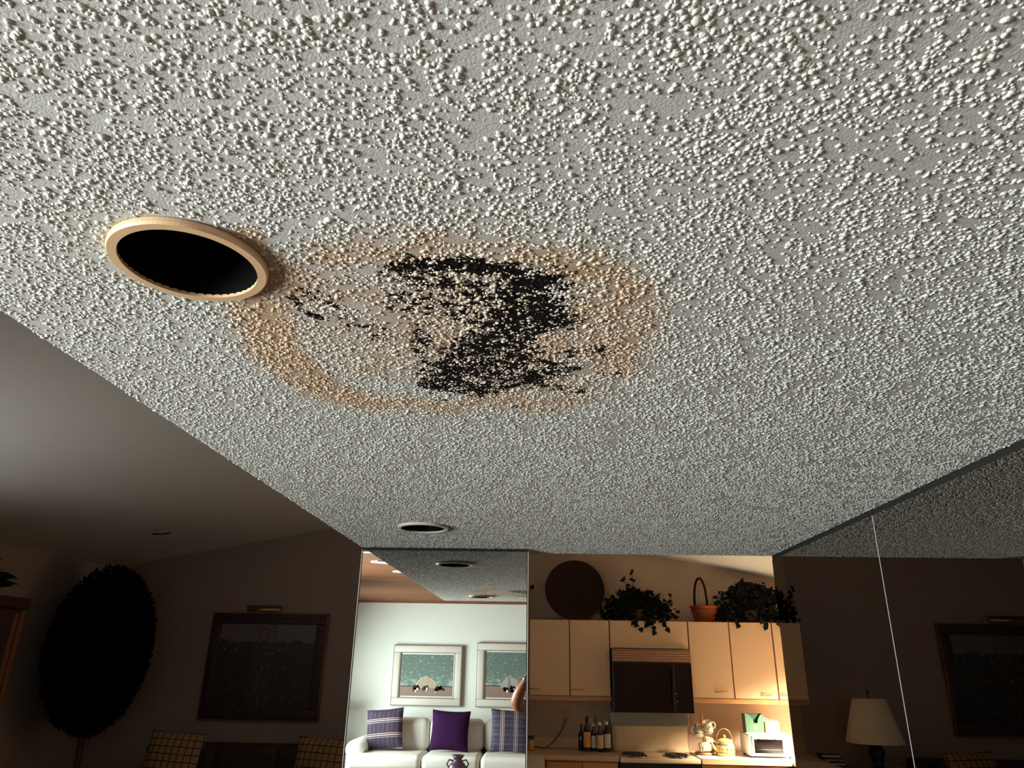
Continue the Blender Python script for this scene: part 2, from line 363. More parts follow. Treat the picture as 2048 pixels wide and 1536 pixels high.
BLACK = [([(-0.161, 0.7), (-0.12, 0.694), (-0.069, 0.704), (-0.03, 0.716), (-0.001, 0.751), (0.012, 0.81), (0.009, 0.86)], 0.013, 1.25), ([(-0.007, 0.745), (0.006, 0.838), (-0.027, 0.853), (-0.064, 0.9), (-0.112, 0.961), (-0.154, 1.062)], 0.03, 1.15), ([(-0.026, 0.783), (-0.043, 0.917), (-0.063, 1.03)], 0.034, 1.1), ([(-0.173, 1.078), (-0.1, 1.091), (-0.025, 1.05), (0.03, 0.999)], 0.022, 1.15), ([(-0.001, 0.98), (0.043, 0.943), (0.085, 0.934)], 0.014, 0.8), ([(-0.138, 0.738), (-0.079, 0.757), (-0.025, 0.77)], 0.03, 0.72), ([(-0.163, 0.782), (-0.116, 0.809), (-0.067, 0.838)], 0.022, 0.72), ([(-0.309, 0.768), (-0.31, 0.79), (-0.31, 0.805)], 0.004, 0.95), ([(-0.305, 0.816), (-0.297, 0.825), (-0.291, 0.831)], 0.004, 1.25), ([(-0.296, 0.762), (-0.27, 0.781), (-0.246, 0.867), (-0.212, 0.9)], 0.012, 0.42), ([(-0.263, 0.852), (-0.217, 0.86)], 0.006, 0.62), ([(0.081, 1.023), (0.104, 1.029), (0.127, 1.019)], 0.005, 0.85), ([(-0.001, 1.072), (0.032, 1.083), (0.082, 1.106)], 0.01, 0.8), ([(-0.162, 0.852), (-0.188, 1.073)], 0.01, 0.7), ([(-0.184, 0.732), (-0.181, 0.809)], 0.012, 0.5), ([(-0.053, 1.174), (-0.036, 1.179)], 0.004, 0.9), ([(-0.173, 1.144), (-0.161, 1.149)], 0.004, 0.9)]
def field(P, strokes):
    v = np.zeros(len(P))
    for poly, wd, st in strokes:
        poly = [poly[0], poly[0]] if len(poly) == 1 else poly
        if len(poly) == 2 and poly[0] == poly[1]: poly = [poly[0], (poly[0][0] + 1e-4, poly[0][1])]
        d = seg_dist(P, poly); v = np.maximum(v, st * np.clip((2.1 - d / wd) / 1.5, 0, 1))
    return v

def popcorn():
    rng = np.random.default_rng(3)
    # flat sheet
    st = 0.006; nx = int((XR - XL) / st) + 1; ny = int((YK - Y0) / st) + 1
    xs = np.linspace(XL, XR, nx); ys = np.linspace(Y0, YK, ny); gx, gy = np.meshgrid(xs, ys)
    G = np.stack([gx.ravel(), gy.ravel()], 1)
    V = [np.c_[G, np.full(len(G), ZC)]]; Ht = [np.zeros(len(G))]
    i, j = np.meshgrid(np.arange(nx - 1), np.arange(ny - 1)); a = (j * nx + i).ravel()
    cx = (xs[i] + st / 2).ravel(); cy = (ys[j] + st / 2).ravel(); keep = np.ones(len(a), bool)
    for lx, ly in LIGHTS: keep &= np.hypot(cx - lx, cy - ly) > 0.0805
    a = a[keep]; Q = np.stack([a, a + nx, a + nx + 1, a + 1], 1)
    BR = [field(G, BROWN)]; MO = [field(G, BLACK)]
    # crumbs
    Wd = XR - XL; Ln = YK - Y0
    N = 190000
    px = rng.uniform(XL, XR, N); py = Y0 + Ln * rng.uniform(0, 1, N)
    # clumping: drop crumbs where a coarse value noise is low
    gn = rng.uniform(0, 1, (int(Ln / .022) + 3, int(Wd / .022) + 3))
    u = (px - XL) / .022; v = (py - Y0) / .022; iu = u.astype(int); iv = v.astype(int); fu = u - iu; fv = v - iv
    cl = (gn[iv, iu] * (1 - fu) + gn[iv, iu + 1] * fu) * (1 - fv) + (gn[iv + 1, iu] * (1 - fu) + gn[iv + 1, iu + 1] * fu) * fv
    k = cl > rng.uniform(-0.05, 0.62, N)
    for lx, ly in LIGHTS: k &= np.hypot(px - lx, py - ly) > 0.087
    px, py = px[k], py[k]; N = len(px)
    r = np.clip(rng.lognormal(math.log(0.00205), 0.27, N), 0.0010, 0.0040)
    seg = 6; rings = [(1.02, -0.25), (1.0, 0.30), (0.72, 0.75)]
    T = np.array([(rr * math.cos(2 * PI * (s + .5 * (q % 2)) / seg), rr * math.sin(2 * PI * (s + .5 * (q % 2)) / seg), zz) for q, (rr, zz) in enumerate(rings) for s in range(seg)] + [(0, 0, 1.0)])
    F4 = [(q * seg + s, (q + 1) * seg + s, (q + 1) * seg + (s + 1) % seg, q * seg + (s + 1) % seg) for q in range(2) for s in range(seg)]
    F3 = [(2 * seg + s, 3 * seg, 2 * seg + (s + 1) % seg) for s in range(seg)]
    D = T[None] * (1 + rng.normal(0, 0.16, (N, len(T), 1)))
    asp = rng.uniform(0.7, 1.0, N); hz = rng.uniform(0.34, 0.68, N); an = rng.uniform(0, 2 * PI, N)
    X = D[:, :, 0] * r[:, None]; Y = D[:, :, 1] * (r * asp)[:, None]; Z = D[:, :, 2] * (r * hz)[:, None]
    c, s_ = np.cos(an)[:, None], np.sin(an)[:, None]
    VX = px[:, None] + X * c - Y * s_; VY = py[:, None] + X * s_ + Y * c; VZ = ZC - Z
    VX = np.clip(VX, XL - .003, XR - .0005)
    P = np.stack([VX, VY, VZ], 2).reshape(-1, 3); off = len(G); nt = len(T)
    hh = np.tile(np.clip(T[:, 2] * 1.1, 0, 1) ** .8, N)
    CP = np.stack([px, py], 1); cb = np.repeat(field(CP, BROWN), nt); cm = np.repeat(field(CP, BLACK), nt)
    base = off + np.arange(N)[:, None, None] * nt
    Q2 = (base + np.array(F4)[None]).reshape(-1, 4); T3 = (base + np.array(F3)[None]).reshape(-1, 3)
    V.append(P); Ht.append(hh); BR.append(cb); MO.append(cm)
    # slab sides and top
    k0 = off + len(P); z1 = ZC + 0.12
    box = np.array([(XL, Y0, ZC), (XR, Y0, ZC), (XR, YK, ZC), (XL, YK, ZC), (XL, Y0, z1), (XR, Y0, z1), (XR, YK, z1), (XL, YK, z1)])
    V.append(box); Ht.append(np.zeros(8)); BR.append(np.zeros(8)); MO.append(np.zeros(8))
    Q3 = np.array([(0, 1, 5, 4), (1, 2, 6, 5), (2, 3, 7, 6), (3, 0, 4, 7)]) + k0
    V = np.concatenate(V); Q = np.concatenate([Q, Q2, Q3])
    me = bpy.data.meshes.new('ceiling'); nv, nq, n3 = len(V), len(Q), len(T3)
    me.vertices.add(nv); me.vertices.foreach_set('co', V.ravel().astype(np.float32))
    me.loops.add(nq * 4 + n3 * 3); me.loops.foreach_set('vertex_index', np.concatenate([Q.ravel(), T3.ravel()]).astype(np.int32))
    me.polygons.add(nq + n3); me.polygons.foreach_set('loop_start', np.concatenate([np.arange(nq) * 4, nq * 4 + np.arange(n3) * 3]).astype(np.int32))
    me.polygons.foreach_set('loop_total', np.concatenate([np.full(nq, 4), np.full(n3, 3)]).astype(np.int32))
    me.polygons.foreach_set('use_smooth', np.ones(nq + n3, bool)); me.update(calc_edges=True)
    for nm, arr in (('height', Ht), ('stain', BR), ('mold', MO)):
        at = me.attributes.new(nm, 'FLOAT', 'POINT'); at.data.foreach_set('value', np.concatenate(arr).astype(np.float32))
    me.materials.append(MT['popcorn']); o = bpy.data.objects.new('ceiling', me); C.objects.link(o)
    tag(o, 'textured popcorn soffit ceiling with a brown and black water stain', None, kind='structure')
popcorn()

# ------------------------------------------------------------------ room shell
XW, XK, YB, YF = -4.84, 3.2, -4.35, 8.1; XV = -2.95          # left wall, kitchen right wall, back wall, far wall
RX, RZ, SL, SR = -1.36, 3.31, 0.192, 0.178       # ridge of the vaulted ceiling
LP = 0.22                                        # raised living-room floor
def B(*a): return MB().box(*a)
struct('floor', B(XW - .2, XK + .2, YB - .2, YF + .2, -.12, 0), 'floor')
struct('floor_living_room', B(XV, XR + .1, YB, -1.1, 0, LP), 'floor')
v = MB(); t = .1
for (x0, z0, x1, z1) in ((XW - .1, RZ + SL * (XW - .1 - RX), RX, RZ), (RX, RZ, XK + .1, RZ - SR * (XK + .1 - RX))):
    v.add([(x0, Y0 - .1, z0), (x1, Y0 - .1, z1), (x1, YF + .1, z1), (x0, YF + .1, z0), (x0, Y0 - .1, z0 + t), (x1, Y0 - .1, z1 + t), (x1, YF + .1, z1 + t), (x0, YF + .1, z0 + t)],
          [(0, 1, 2, 3), (4, 7, 6, 5), (0, 4, 5, 1), (1, 5, 6, 2), (2, 6, 7, 3), (3, 7, 4, 0)])
struct('ceiling_vaulted', v, 'smooth_ceiling')
struct('ceiling_planked', B(XV, XR + .1, YB, Y0 - .02, 2.47, 2.57), 'planks')
gab = [(XW - .1, 2.47), (XK + .1, 2.47), (XK + .1, RZ - SR * (XK + .1 - RX) + .05), (RX, RZ + .05), (XW - .1, RZ + SL * (XW - .1 - RX) + .05)]
struct('wall_gable', MB().poly(gab, .08, 'y', Y0 - .02), 'white_wall')
far = [(XW - .1, 0), (XK + .1, 0)] + gab[2:]
struct('wall_far', MB().poly([(XW - .1, 0), (-.8, 0), (-.8, RZ - SR * (-.8 - RX) + .05), (RX, RZ + .05), gab[4]], .1, 'y', YF), 'tan_wall')
struct('wall_kitchen', MB().poly([(-.8, 0), (XK + .1, 0), gab[2], (-.8, RZ - SR * (-.8 - RX) + .05)], .1, 'y', YF), 'kitchen_wall')
struct('wall_back', B(XV - .1, XR + .1, YB - .1, YB, 0, 2.6), 'white_wall')

def wall_x(name, x0, x1, y0, y1, z1, holes, mat, zf=None):
    # wall slab in the YZ plane with window openings (y0,y1,z0,z1)
    mb = MB(); ys = sorted({y0, y1, *[h[0] for h in holes], *[h[1] for h in holes]})
    for a, b in zip(ys[:-1], ys[1:]):
        h = [q for q in holes if q[0] <= a and q[1] >= b]
        if h: mb.box(x0, x1, a, b, 0, h[0][2]); mb.box(x0, x1, a, b, h[0][3], z1)
        else: mb.box(x0, x1, a, b, 0, z1)
    return struct(name, mb, mat)
W4, W1, W2, W3 = (-3.6, -1.9, .70, 2.02), (-1.2, .05, .75, 2.02), (2.0, 3.4, .95, 2.05), (6.4, 7.2, 1.2, 2.25)
wall_x('wall_left', XW - .1, XW, Y0 - .02, YF, 2.75, [W2], 'tan_wall')
wall_x('wall_left_living', XV - .1, XV, YB, Y0 - .02, 2.57, [W4, W1], 'white_wall')
struct('wall_return', B(XW - .1, XV, Y0 - .02, Y0 + .06, 0, 2.469), 'white_wall')
wall_x('wall_right', XK, XK + .1, YK, YF, 2.62, [W3], 'kitchen_wall')
struct('wall_right_living', B(XR + .02, XR + .12, YB, YK, 0, 3.0), 'tan_wall')
struct('wall_kitchen_front', B(XR + .12, XK, YK - .1, YK, 0, 2.9), 'kitchen_wall')
def window(n, x, h, s):
    m = MB(); y0, y1, z0, z1 = h; f = .05
    m.box(x - .04, x + .04, y0, y1, z0, z0 + f).box(x - .04, x + .04, y0, y1, z1 - f, z1).box(x - .04, x + .04, y0, y0 + f, z0 + f, z1 - f).box(x - .04, x + .04, y1 - f, y1, z0 + f, z1 - f)
    m.box(x - .02, x + .02, (y0 + y1) / 2 - .02, (y0 + y1) / 2 + .02, z0 + f, z1 - f)
    o = struct('window_%d' % n, m, 'white')
    g = B(x - .004, x + .004, y0 + f, y1 - f, z0 + f, z1 - f).build('pane', 'glass', o)
window(1, XV - .05, W1, 1); window(4, XV - .05, W4, 1); window(2, XW - .05, W2, 1); window(3, XK + .05, W3, -1)  # the rear living-room and dining windows are unseen, added to go with the added lights
# timber cap where soffit and planked ceiling meet the white wall
struct('trim_1', B(XL, XR, Y0 - .035, Y0 - .002, ZC - .004, 2.47), 'beam')
struct('trim_2', B(XV, XR, YB, YB + .02, 2.445, 2.47), 'beam')

# mirrored column at the end of the soffit
XM = -0.0455
struct('wall_column', B(XL + .006, XM - .004, YM + .008, YK, 0, ZC), 'white_wall')
mp = thing('wall_mirror', ((XL + XM) / 2, YM, 0), 'tall narrow clear wall mirror on the column beside the kitchen opening', 'mirror')
B(XL + .006, XM - .006, YM, YM + .006, .05, ZC - .012).build('glass_panel', 'mirror', mp)
for s, x in ((1, XL), (-1, XM)):
    a, b, c = sorted((x, x + s * .0028))[0], sorted((x, x + s * .0028))[1], x + s * .0028
    B(a, b, YM - .001, YM + .010, .05, ZC - .012).build('polished_edge', 'mirror_edge', mp)
    B(min(c, c + s * .0032), max(c, c + s * .0032), YM - .0005, YM + .0095, .05, ZC - .012).build('dark_edge_strip', 'black', mp)
B(XL + .004, XM - .004, YM + .002, YM + .0075, ZC - .012, ZC).build('shadow_gap', 'black', mp)
# smoked mirror wall on the right
SEAM = 2.035
names = ['large smoked mirror panel nearest the kitchen, right of the vertical seam end', 'smoked mirror wall panel nearer the camera, right of the bright seam', 'smoked mirror panel closest to the living room']
labs = ['smoked wall mirror panel next to the kitchen opening, left of the bright vertical seam', 'smoked wall mirror panel right of the bright vertical seam, touching the picture edge', None]
for i, (a, b) in enumerate(((SEAM + .0015, YK), (SEAM - .93, SEAM - .0015), (Y0 - .07, SEAM - .933))):
    r = thing('wall_mirror_panel', (XR + .01, (a + b) / 2, 0), labs[i] or 'smoked wall mirror panel farthest from the kitchen, nearest the living room', 'mirror', None)
    B(XR, XR + .008, a, b, .05, ZC - .016).build('glass_panel', 'smoked', r)
    B(XR - .0005, XR + .009, a - .0008, a + .0002, .05, ZC - .016).build('polished_edge', 'mirror_edge', r)
    B(XR + .002, XR + .012, a, b, ZC - .016, ZC + .11).build('shadow_gap', 'black', r)

# recessed ceiling lights
def downlight(name, x, y, z, mat, label, R=.085, tilt=None):
    t = thing(name, (x, y, z), label, 'ceiling light', 'recessed ceiling lights')
    if tilt: t.rotation_euler = tilt
    MB().lathe([(R * .865, -.0015), (R * .865, -.006), (R * .98, -.006), (R, -.003), (R, .002)], seg=96).build('trim_ring', mat, t, local=True)
    MB().lathe([(R * .868, -.0045), (R * .85, .02), (R * .78, .10), (R * .60, .112), (0.001, .114)], seg=48).build('baffle', 'baffle', t, smooth=True, local=True)
    MB().lathe([(.001, .060), (.02, .062), (.036, .072), (.040, .085), (.03, .112)], seg=32).build('lamp_bulb', 'bulb', t, smooth=True, local=True)
    return t
downlight('recessed_light', LIGHTS[0][0], LIGHTS[0][1], ZC - .003, 'trim_cream', 'large recessed ceiling light with yellowed trim ring beside the water stain')
downlight('recessed_light', LIGHTS[1][0], LIGHTS[1][1], ZC - .003, 'trim_white', 'smaller-looking recessed light with pale ring just above the tall mirror')
zz = RZ + SL * (-3.72 - RX)
downlight('recessed_light', -3.72, 6.9, zz - .012, 'trim_white', 'recessed light in the dark vaulted ceiling at left', .095, (0, -math.atan(SL), 0))

# ------------------------------------------------------------------ kitchen
FC, FW = 7.75, YF - .002                                   # cabinet fronts, wall face
def handle_mb(x0, x1, z, y): 
    m = MB(); m.tube([(x0, y, z), (x0 + .008, y - .022, z), (x1 - .008, y - .022, z), (x1, y, z)], .006, 8); return m
def cabinet(x0, x1, z0, z1, doors, label, rail=True):
    t = thing('upper_cabinet', ((x0 + x1) / 2, (FC + FW) / 2, z0), label, 'cabinet', None)
    B(x0 + .001, x1 - .001, FC + .022, FW, z0, z1).build('body', 'oak', t)
    for a, b, h in doors:
        d = B(a + .006, b - .006, FC, FC + .020, z0 + (.004 if rail else .006), z1 - .004).build('door', 'cab', t, bevel=.002, seg=2)
        if h: 
            hm = handle_mb(h[0], h[1], 1.472, FC); o = hm.build('handle', 'oak', None, smooth=True)
            o.parent = d; o.location = o.location - t.location
    if rail: B(x0 + .001, x1 - .001, FC - .006, FC + .02, z0 - .042, z0 - .001).build('light_rail', 'oak', t)
    return t
ZT, ZB = 2.137, 1.412
cabinet(-.785, -.112, ZB, ZT, [(-.785, -.45, None), (-.45, -.112, (-.42, -.32))], 'cream upper cabinet behind the mirrored column, seen only in the smoked mirror')
cabinet(-.11, .712, ZB, ZT, [(-.11, .303, (-.10, -.01)), (.303, .712, (.325, .435))], 'cream double-door upper cabinet left of the microwave, under the round tray')
cabinet(.714, 1.513, 1.865, ZT, [(.714, 1.513, None)], 'short cream cabinet directly above the black microwave', False)
cabinet(1.515, 2.362, ZB, ZT, [(1.515, 1.93, (1.745, 1.86)), (1.93, 2.362, (2.195, 2.305))], 'cream double-door upper cabinet right of the microwave')
cabinet(2.364, 3.19, ZB, ZT, [(2.364, 2.78, (2.385, 2.48)), (2.78, 3.19, None)], 'cream upper cabinet at the right end, cut off by the smoked mirror edge')

# things along the top of the cabinets
MB().lathe([(.002, 0), (.16, .004), (.29, .012), (.31, .035), (.318, .035), (.30, .0), (.16, -.01), (.002, -.012)], seg=64, mat=Matrix.Rotation(PI / 2 - .16, 4, 'X')).build('tmp', 'wicker_dark')
o = bpy.data.objects['tmp']; o.name = 'round_tray'; o.location = (.372, 7.93, ZT + .002)
tag(o, 'large round dark woven tray leaning on the wall above the left cabinets', 'tray')
o.data.polygons.foreach_set('use_smooth', [True] * len(o.data.polygons))

def plant(name, c, rx, ry, h, n, label, trail=(), L=.055, pot=.09, seed=1, sprigs=(), mat='leaf'):
    rng = random.Random(seed)
    t = thing(name, c, label, 'plant', None)
    MB().lathe([(.001, 0), (pot * .72, 0), (pot, pot * 1.3), (pot * .9, pot * 1.3), (pot * .85, pot * 1.1), (.001, pot * 1.1)], c=c, seg=24).build('pot', 'terracotta', t, smooth=True)
    m = MB()
    def stem(pts, rad): MB().tube(pts, rad, 5).build('stem', mat, t)
    for i in range(n):
        a = rng.uniform(0, 2 * PI); u = rng.uniform(0, 1) ** .5; el = rng.uniform(0, 1)
        p = Vector((c[0] + rx * u * math.cos(a) * math.cos(el * 1.3), c[1] + ry * u * math.sin(a) * math.cos(el * 1.3), c[2] + .03 + (h - .05) * math.sin(el * 1.5) * rng.uniform(.5, 1)))
        m.leaf(p, (rng.uniform(-1, 1), rng.uniform(-1, 1), rng.uniform(-.8, .6)), (rng.uniform(-.5, .5), -1, .6), L * rng.uniform(.7, 1.25), L * .75 * rng.uniform(.8, 1.2))
    for (x0, z0, x1, z1, k, yy) in trail:
        pts = []
        for j in range(k + 1):
            f = j / k; pts.append(Vector((x0 + (x1 - x0) * f + rng.uniform(-.01, .01), yy, z0 + (z1 - z0) * f ** 1.6)))
        stem(pts, .0025)
        for p in pts[1:]:
            m.leaf(p, (rng.uniform(-1, 1), -.3, -.8), (0, -1, .2), L * rng.uniform(.9, 1.3), L)
    for (x0, z0, x1, z1, k) in sprigs:
        pts = [Vector((x0 + (x1 - x0) * j / k, c[1], z0 + (z1 - z0) * j / k)) for j in range(k + 1)]
        stem(pts, .003)
        for p in pts[1:]:
            for _ in range(2): m.leaf(p, (rng.uniform(-1, 1), -.2, rng.uniform(-.4, 1)), (0, -1, .2), L * rng.uniform(.8, 1.1), L * .7)
    for i in range(7):
        a = rng.uniform(0, 2 * PI); stem([Vector(c) + Vector((0, 0, pot)), Vector(c) + Vector((rx * .4 * math.cos(a), ry * .4 * math.sin(a), h * .6)), Vector(c) + Vector((rx * .8 * math.cos(a), ry * .8 * math.sin(a), h * .55))], .003)
    m.build('foliage', mat, t)
    return t
CT = ZT + .002
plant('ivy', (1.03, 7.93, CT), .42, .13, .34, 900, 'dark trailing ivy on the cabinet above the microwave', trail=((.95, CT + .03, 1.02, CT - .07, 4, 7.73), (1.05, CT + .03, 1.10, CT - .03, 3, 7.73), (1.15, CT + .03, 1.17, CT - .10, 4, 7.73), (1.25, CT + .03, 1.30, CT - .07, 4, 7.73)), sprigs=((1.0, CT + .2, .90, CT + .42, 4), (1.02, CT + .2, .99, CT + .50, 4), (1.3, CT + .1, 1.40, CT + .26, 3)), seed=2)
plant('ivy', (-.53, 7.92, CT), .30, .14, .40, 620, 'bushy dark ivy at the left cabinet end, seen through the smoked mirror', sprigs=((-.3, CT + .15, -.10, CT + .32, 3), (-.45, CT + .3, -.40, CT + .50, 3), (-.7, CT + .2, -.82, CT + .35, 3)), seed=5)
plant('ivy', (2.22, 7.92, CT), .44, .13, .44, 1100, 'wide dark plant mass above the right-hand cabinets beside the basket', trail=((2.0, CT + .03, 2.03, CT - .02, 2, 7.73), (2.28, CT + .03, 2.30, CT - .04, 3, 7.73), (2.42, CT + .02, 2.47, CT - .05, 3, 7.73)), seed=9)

t = thing('basket', (1.735, 7.93, CT), 'small reddish wicker basket with tall hoop handle on the cabinets', 'basket')
prof = [(.085, 0), (.115, .05), (.132, .11), (.142, .155), (.148, .16), (.140, .165), (.128, .15), (.10, .02), (.001, .015)]
MB().lathe(prof, c=(1.735, 7.93, CT), seg=40).build('basket_body', 'wicker', t, smooth=True)
m = MB()
for k in range(5): m.tube([(1.735 + (.10 + .011 * k + .006) * math.cos(a * PI / 16), 7.93 + (.10 + .011 * k + .006) * math.sin(a * PI / 16), CT + .02 + .033 * k) for a in range(32)], .0045, 6, closed=True)
m.build('woven_band', 'wicker', t, smooth=True)
hp = [(1.735 - .03 - .065 * math.cos(PI * k / 14) * .85, 7.93 + .05 * math.cos(PI * k / 14), CT + .15 + .30 * math.sin(PI * k / 14) ** .8) for k in range(15)]
MB().tube(hp, .013, 8).build('handle', 'wicker_dark', t, smooth=True)

# microwave
t = thing('microwave', (1.113, 7.9, 1.275), 'black over-the-range microwave with brown vent grille on top', 'microwave')
B(.728, 1.50, 7.70, FW, 1.275, 1.862).build('body', 'black_iron', t, bevel=.006)
g = MB(); g.box(.722, 1.506, 7.672, 7.70, 1.738, 1.860).build('vent_grille', 'vent', t, bevel=.003)
for k in range(4): B(.74, 1.488, 7.668, 7.674, 1.755 + k * .024, 1.763 + k * .024).build('louver', 'oak', t)
B(.722, 1.32, 7.66, 7.70, 1.278, 1.733).build('door', 'black_glass', t, bevel=.005)
B(1.326, 1.506, 7.662, 7.70, 1.278, 1.733).build('control_panel', 'black_glass', t, bevel=.005)
MB().tube([(1.30, 7.66, 1.34), (1.30, 7.635, 1.36), (1.30, 7.635, 1.66), (1.30, 7.66, 1.68)], .009, 8).build('handle', 'baffle', t, smooth=True)
for z in (1.385, 1.455): MB().blob((1.345, 7.661, z), (.004, .002, .004), 10, 6).build('button', 'paper', t, smooth=True)

# stove
t = thing('stove', (1.12, 7.75, 0), 'cream enamel electric stove with black coil burners between the counters', 'stove')
B(.748, 1.492, 7.47, FW - .012, .02, .862).build('oven_body', 'black_iron', t, bevel=.004)
B(.748, 1.492, 7.445, FW - .012, .864, .905).build('cooktop', 'enamel_cream', t, bevel=.012, seg=4)
arc = [(7.98 + .075 * math.sin(a), .98 - .075 * math.cos(a)) for a in [PI / 2 * k / 8 for k in range(9)]]
sec = [(7.96, .905)] + arc + [(8.055, 1.135), (FW - .012, 1.135), (FW - .012, .905)]
MB().poly(sec, .76, 'x', .74).build('backguard', 'enamel_cream', t, bevel=.004)
B(.715, 1.508, 7.985, FW - .002, 1.137, 1.262).build('control_console', 'steel', t, bevel=.006)
for (bx, by, R) in ((.89, 7.70, .112), (1.30, 7.68, .112), (.92, 7.54, .085), (1.30, 7.54, .075)):
    b = MB().lathe([(R * 1.13, .004), (R * 1.13, .009), (R * 1.02, .006), (R * .9, -.004), (.001, -.006)], c=(bx, by, .906), seg=40).build('drip_pan', 'chrome', t, smooth=True)
    sp = [(bx + R * (1 - .8 * k / 90) * math.cos(k * .21), by + R * (1 - .8 * k / 90) * math.sin(k * .21), .9175) for k in range(91)]
    MB().tube(sp, .0065, 6).build('coil_burner', 'black_iron', t, smooth=True)
B(.77, 1.47, 7.452, 7.47, .16, .80).build('oven_door', 'black_glass', t, bevel=.004)
MB().tube([(.82, 7.452, .78), (.82, 7.42, .78), (1.42, 7.42, .78), (1.42, 7.452, .78)], .01, 8).build('door_handle', 'chrome', t, smooth=True)

# counters
def lower(x0, x1, label, mat='orange_oak', fronts=2):
    t = thing('base_cabinet', ((x0 + x1) / 2, 7.8, 0), label, 'cabinet')
    B(x0, x1, 7.50, FW, .1, .868).build('body', 'oak', t)
    n = fronts; wd = (x1 - x0) / n
    for i in range(n):
        a, b = x0 + i * wd + .006, x0 + (i + 1) * wd - .006
        d = B(a, b, 7.48, 7.499, .70, .855).build('drawer', mat, t, bevel=.002)
        hm = handle_mb((a + b) / 2 + .02, (a + b) / 2 + .14, .80, 7.48).build('handle', 'oak', None, smooth=True); hm.parent = d; hm.location = hm.location - t.location
        B(a, b, 7.48, 7.499, .12, .69).build('door', mat, t, bevel=.002)
lower(.06, .735, 'orange oak base cabinet with drawers left of the stove')
lower(1.505, 2.30, 'oak base cabinet with drawers right of the stove')
t = thing('worktop', (.36, 7.77, .87), 'tan laminate worktop left of the stove with upright splashback', 'worktop')
B(.052, .738, 7.45, FW, .872, .912).build('counter_slab', 'counter', t, bevel=.004)
B(-.79, .052, 7.45, FW, .872, .912).build('counter_slab', 'counter', t, bevel=.004)
B(-.79, .735, FW - .022, FW, .914, 1.01).build('splashback', 'counter', t, bevel=.003)
t = thing('worktop', (1.9, 7.77, .87), 'bright worktop right of the stove under the toaster oven', 'worktop')
B(1.502, 3.19, 7.45, FW, .872, .912).build('counter_slab', 'pale_counter', t, bevel=.004)
B(1.502, 2.33, 7.443, 7.452, .866, .914).build('edge_band', 'counter', t, bevel=.003)
t = thing('kitchen_island', (-.40, 6.9, 0), 'pale counter return left of the orange drawers, next to the column', 'counter')
B(-.77, .015, 6.52, 7.44, .1, .862).build('body', 'white', t)
B(-.79, .045, 6.5, 7.446, .864, .90).build('counter_slab', 'pale_counter', t, bevel=.006)
t = thing('kitchen_island', (2.78, 6.5, 0), 'sunlit pale counter leg at the right edge of the kitchen', 'counter')
B(2.36, 3.18, 5.55, 7.44, .1, .866).build('body', 'white', t)
B(2.33, 3.19, 5.5, 7.446, .868, .905).build('counter_slab', 'pale_counter', t, bevel=.006)

# outlet and cord
t = thing('outlet', (.273, FW - .004, 1.155), 'tan wall outlet above the left worktop with a thin cord', 'outlet')
B(.232, .314, FW - .006, FW - .0005, 1.155, 1.278).build('cover_plate', 'plate', t, bevel=.003)
for z in (1.19, 1.243): MB().lathe([(.001, -.004), (.014, -.003), (.015, 0)], seg=20, mat=Matrix.Rotation(-PI / 2, 4, 'X'), c=(.273, FW - .008, z)).build('socket', 'oak', t, smooth=True)
pts = []
P = [(.262, FW - .012, 1.19), (.26, FW - .02, 1.15), (.19, FW - .03, 1.03), (.11, FW - .05, .945), (.05, 7.99, .918), (-.02, 7.95, .93), (-.06, 7.92, .94)]
for a, b in zip(P[:-1], P[1:]):
    for k in range(4): pts.append(Vector(a).lerp(Vector(b), k / 4))
pts.append(Vector(P[-1]))
for _ in range(3): pts = [pts[0]] + [(pts[i - 1] + pts[i] * 2 + pts[i + 1]) / 4 for i in range(1, len(pts) - 1)] + [pts[-1]]
tag(MB().tube(pts, .0045, 8).build('power_cord', 'cord', smooth=True), 'thin brown cord hanging from the outlet down to the worktop', 'cord')

# bottles
def bottle(x, y, R, H, body, lab, cap, label, sh=.6):
    t = thing('bottle', (x, y, .913), label, 'bottle', 'bottles beside the stove')
    z = .913
    MB().lathe([(.001, 0), (R * .95, 0), (R, .008), (R, H * sh), (R * .75, H * (sh + .09)), (R * .36, H * (sh + .17)), (R * .34, H * .9), (R * .42, H * .905), (R * .42, H * .92), (.001, H * .92)], c=(x, y, z), seg=28).build('glass_body', body, t, smooth=True)
    MB().lathe([(R * 1.012, H * .12), (R * 1.02, H * .125), (R * 1.02, H * (sh - .05)), (R * 1.012, H * (sh - .045))], c=(x, y, z), seg=28).build('paper_label', lab, t, smooth=True)
    MB().lathe([(R * .46, H * .88), (R * .48, H), (.001, H)], c=(x, y, z), seg=20).build('cap', cap, t, smooth=True)
bottle(.415, 7.90, .030, .235, 'bottle', 'bottle', 'black_iron', 'darkest bottle at the left end of the row by the stove')
bottle(.468, 7.84, .036, .31, 'bottle', 'lab_amber', 'black_iron', 'tallest bottle with a dark cap and bright amber label')
bottle(.535, 7.87, .030, .25, 'bottle', 'lab_white', 'lab_white', 'slim dark bottle with off-white label, third from the left')
bottle(.595, 7.82, .030, .265, 'bottle', 'lab_tan', 'paper', 'bottle with white cap and short tan label')
bottle(.665, 7.87, .036, .27, 'bottle', 'lab_white', 'paper', 'widest bottle with large white label, right end beside the stove', .62)
t = thing('spice_jar', (-.085, 7.8, .913), 'small amber jar with black lid beside the mirrored column', 'jar')
MB().lathe([(.001, 0), (.03, 0), (.032, .01), (.032, .085), (.026, .1)], c=(-.085, 7.8, .913), seg=24).build('jar_body', 'amber', t, smooth=True)
MB().lathe([(.030, .098), (.031, .13), (.001, .132)], c=(-.085, 7.8, .913), seg=24).build('lid', 'black_iron', t, smooth=True)

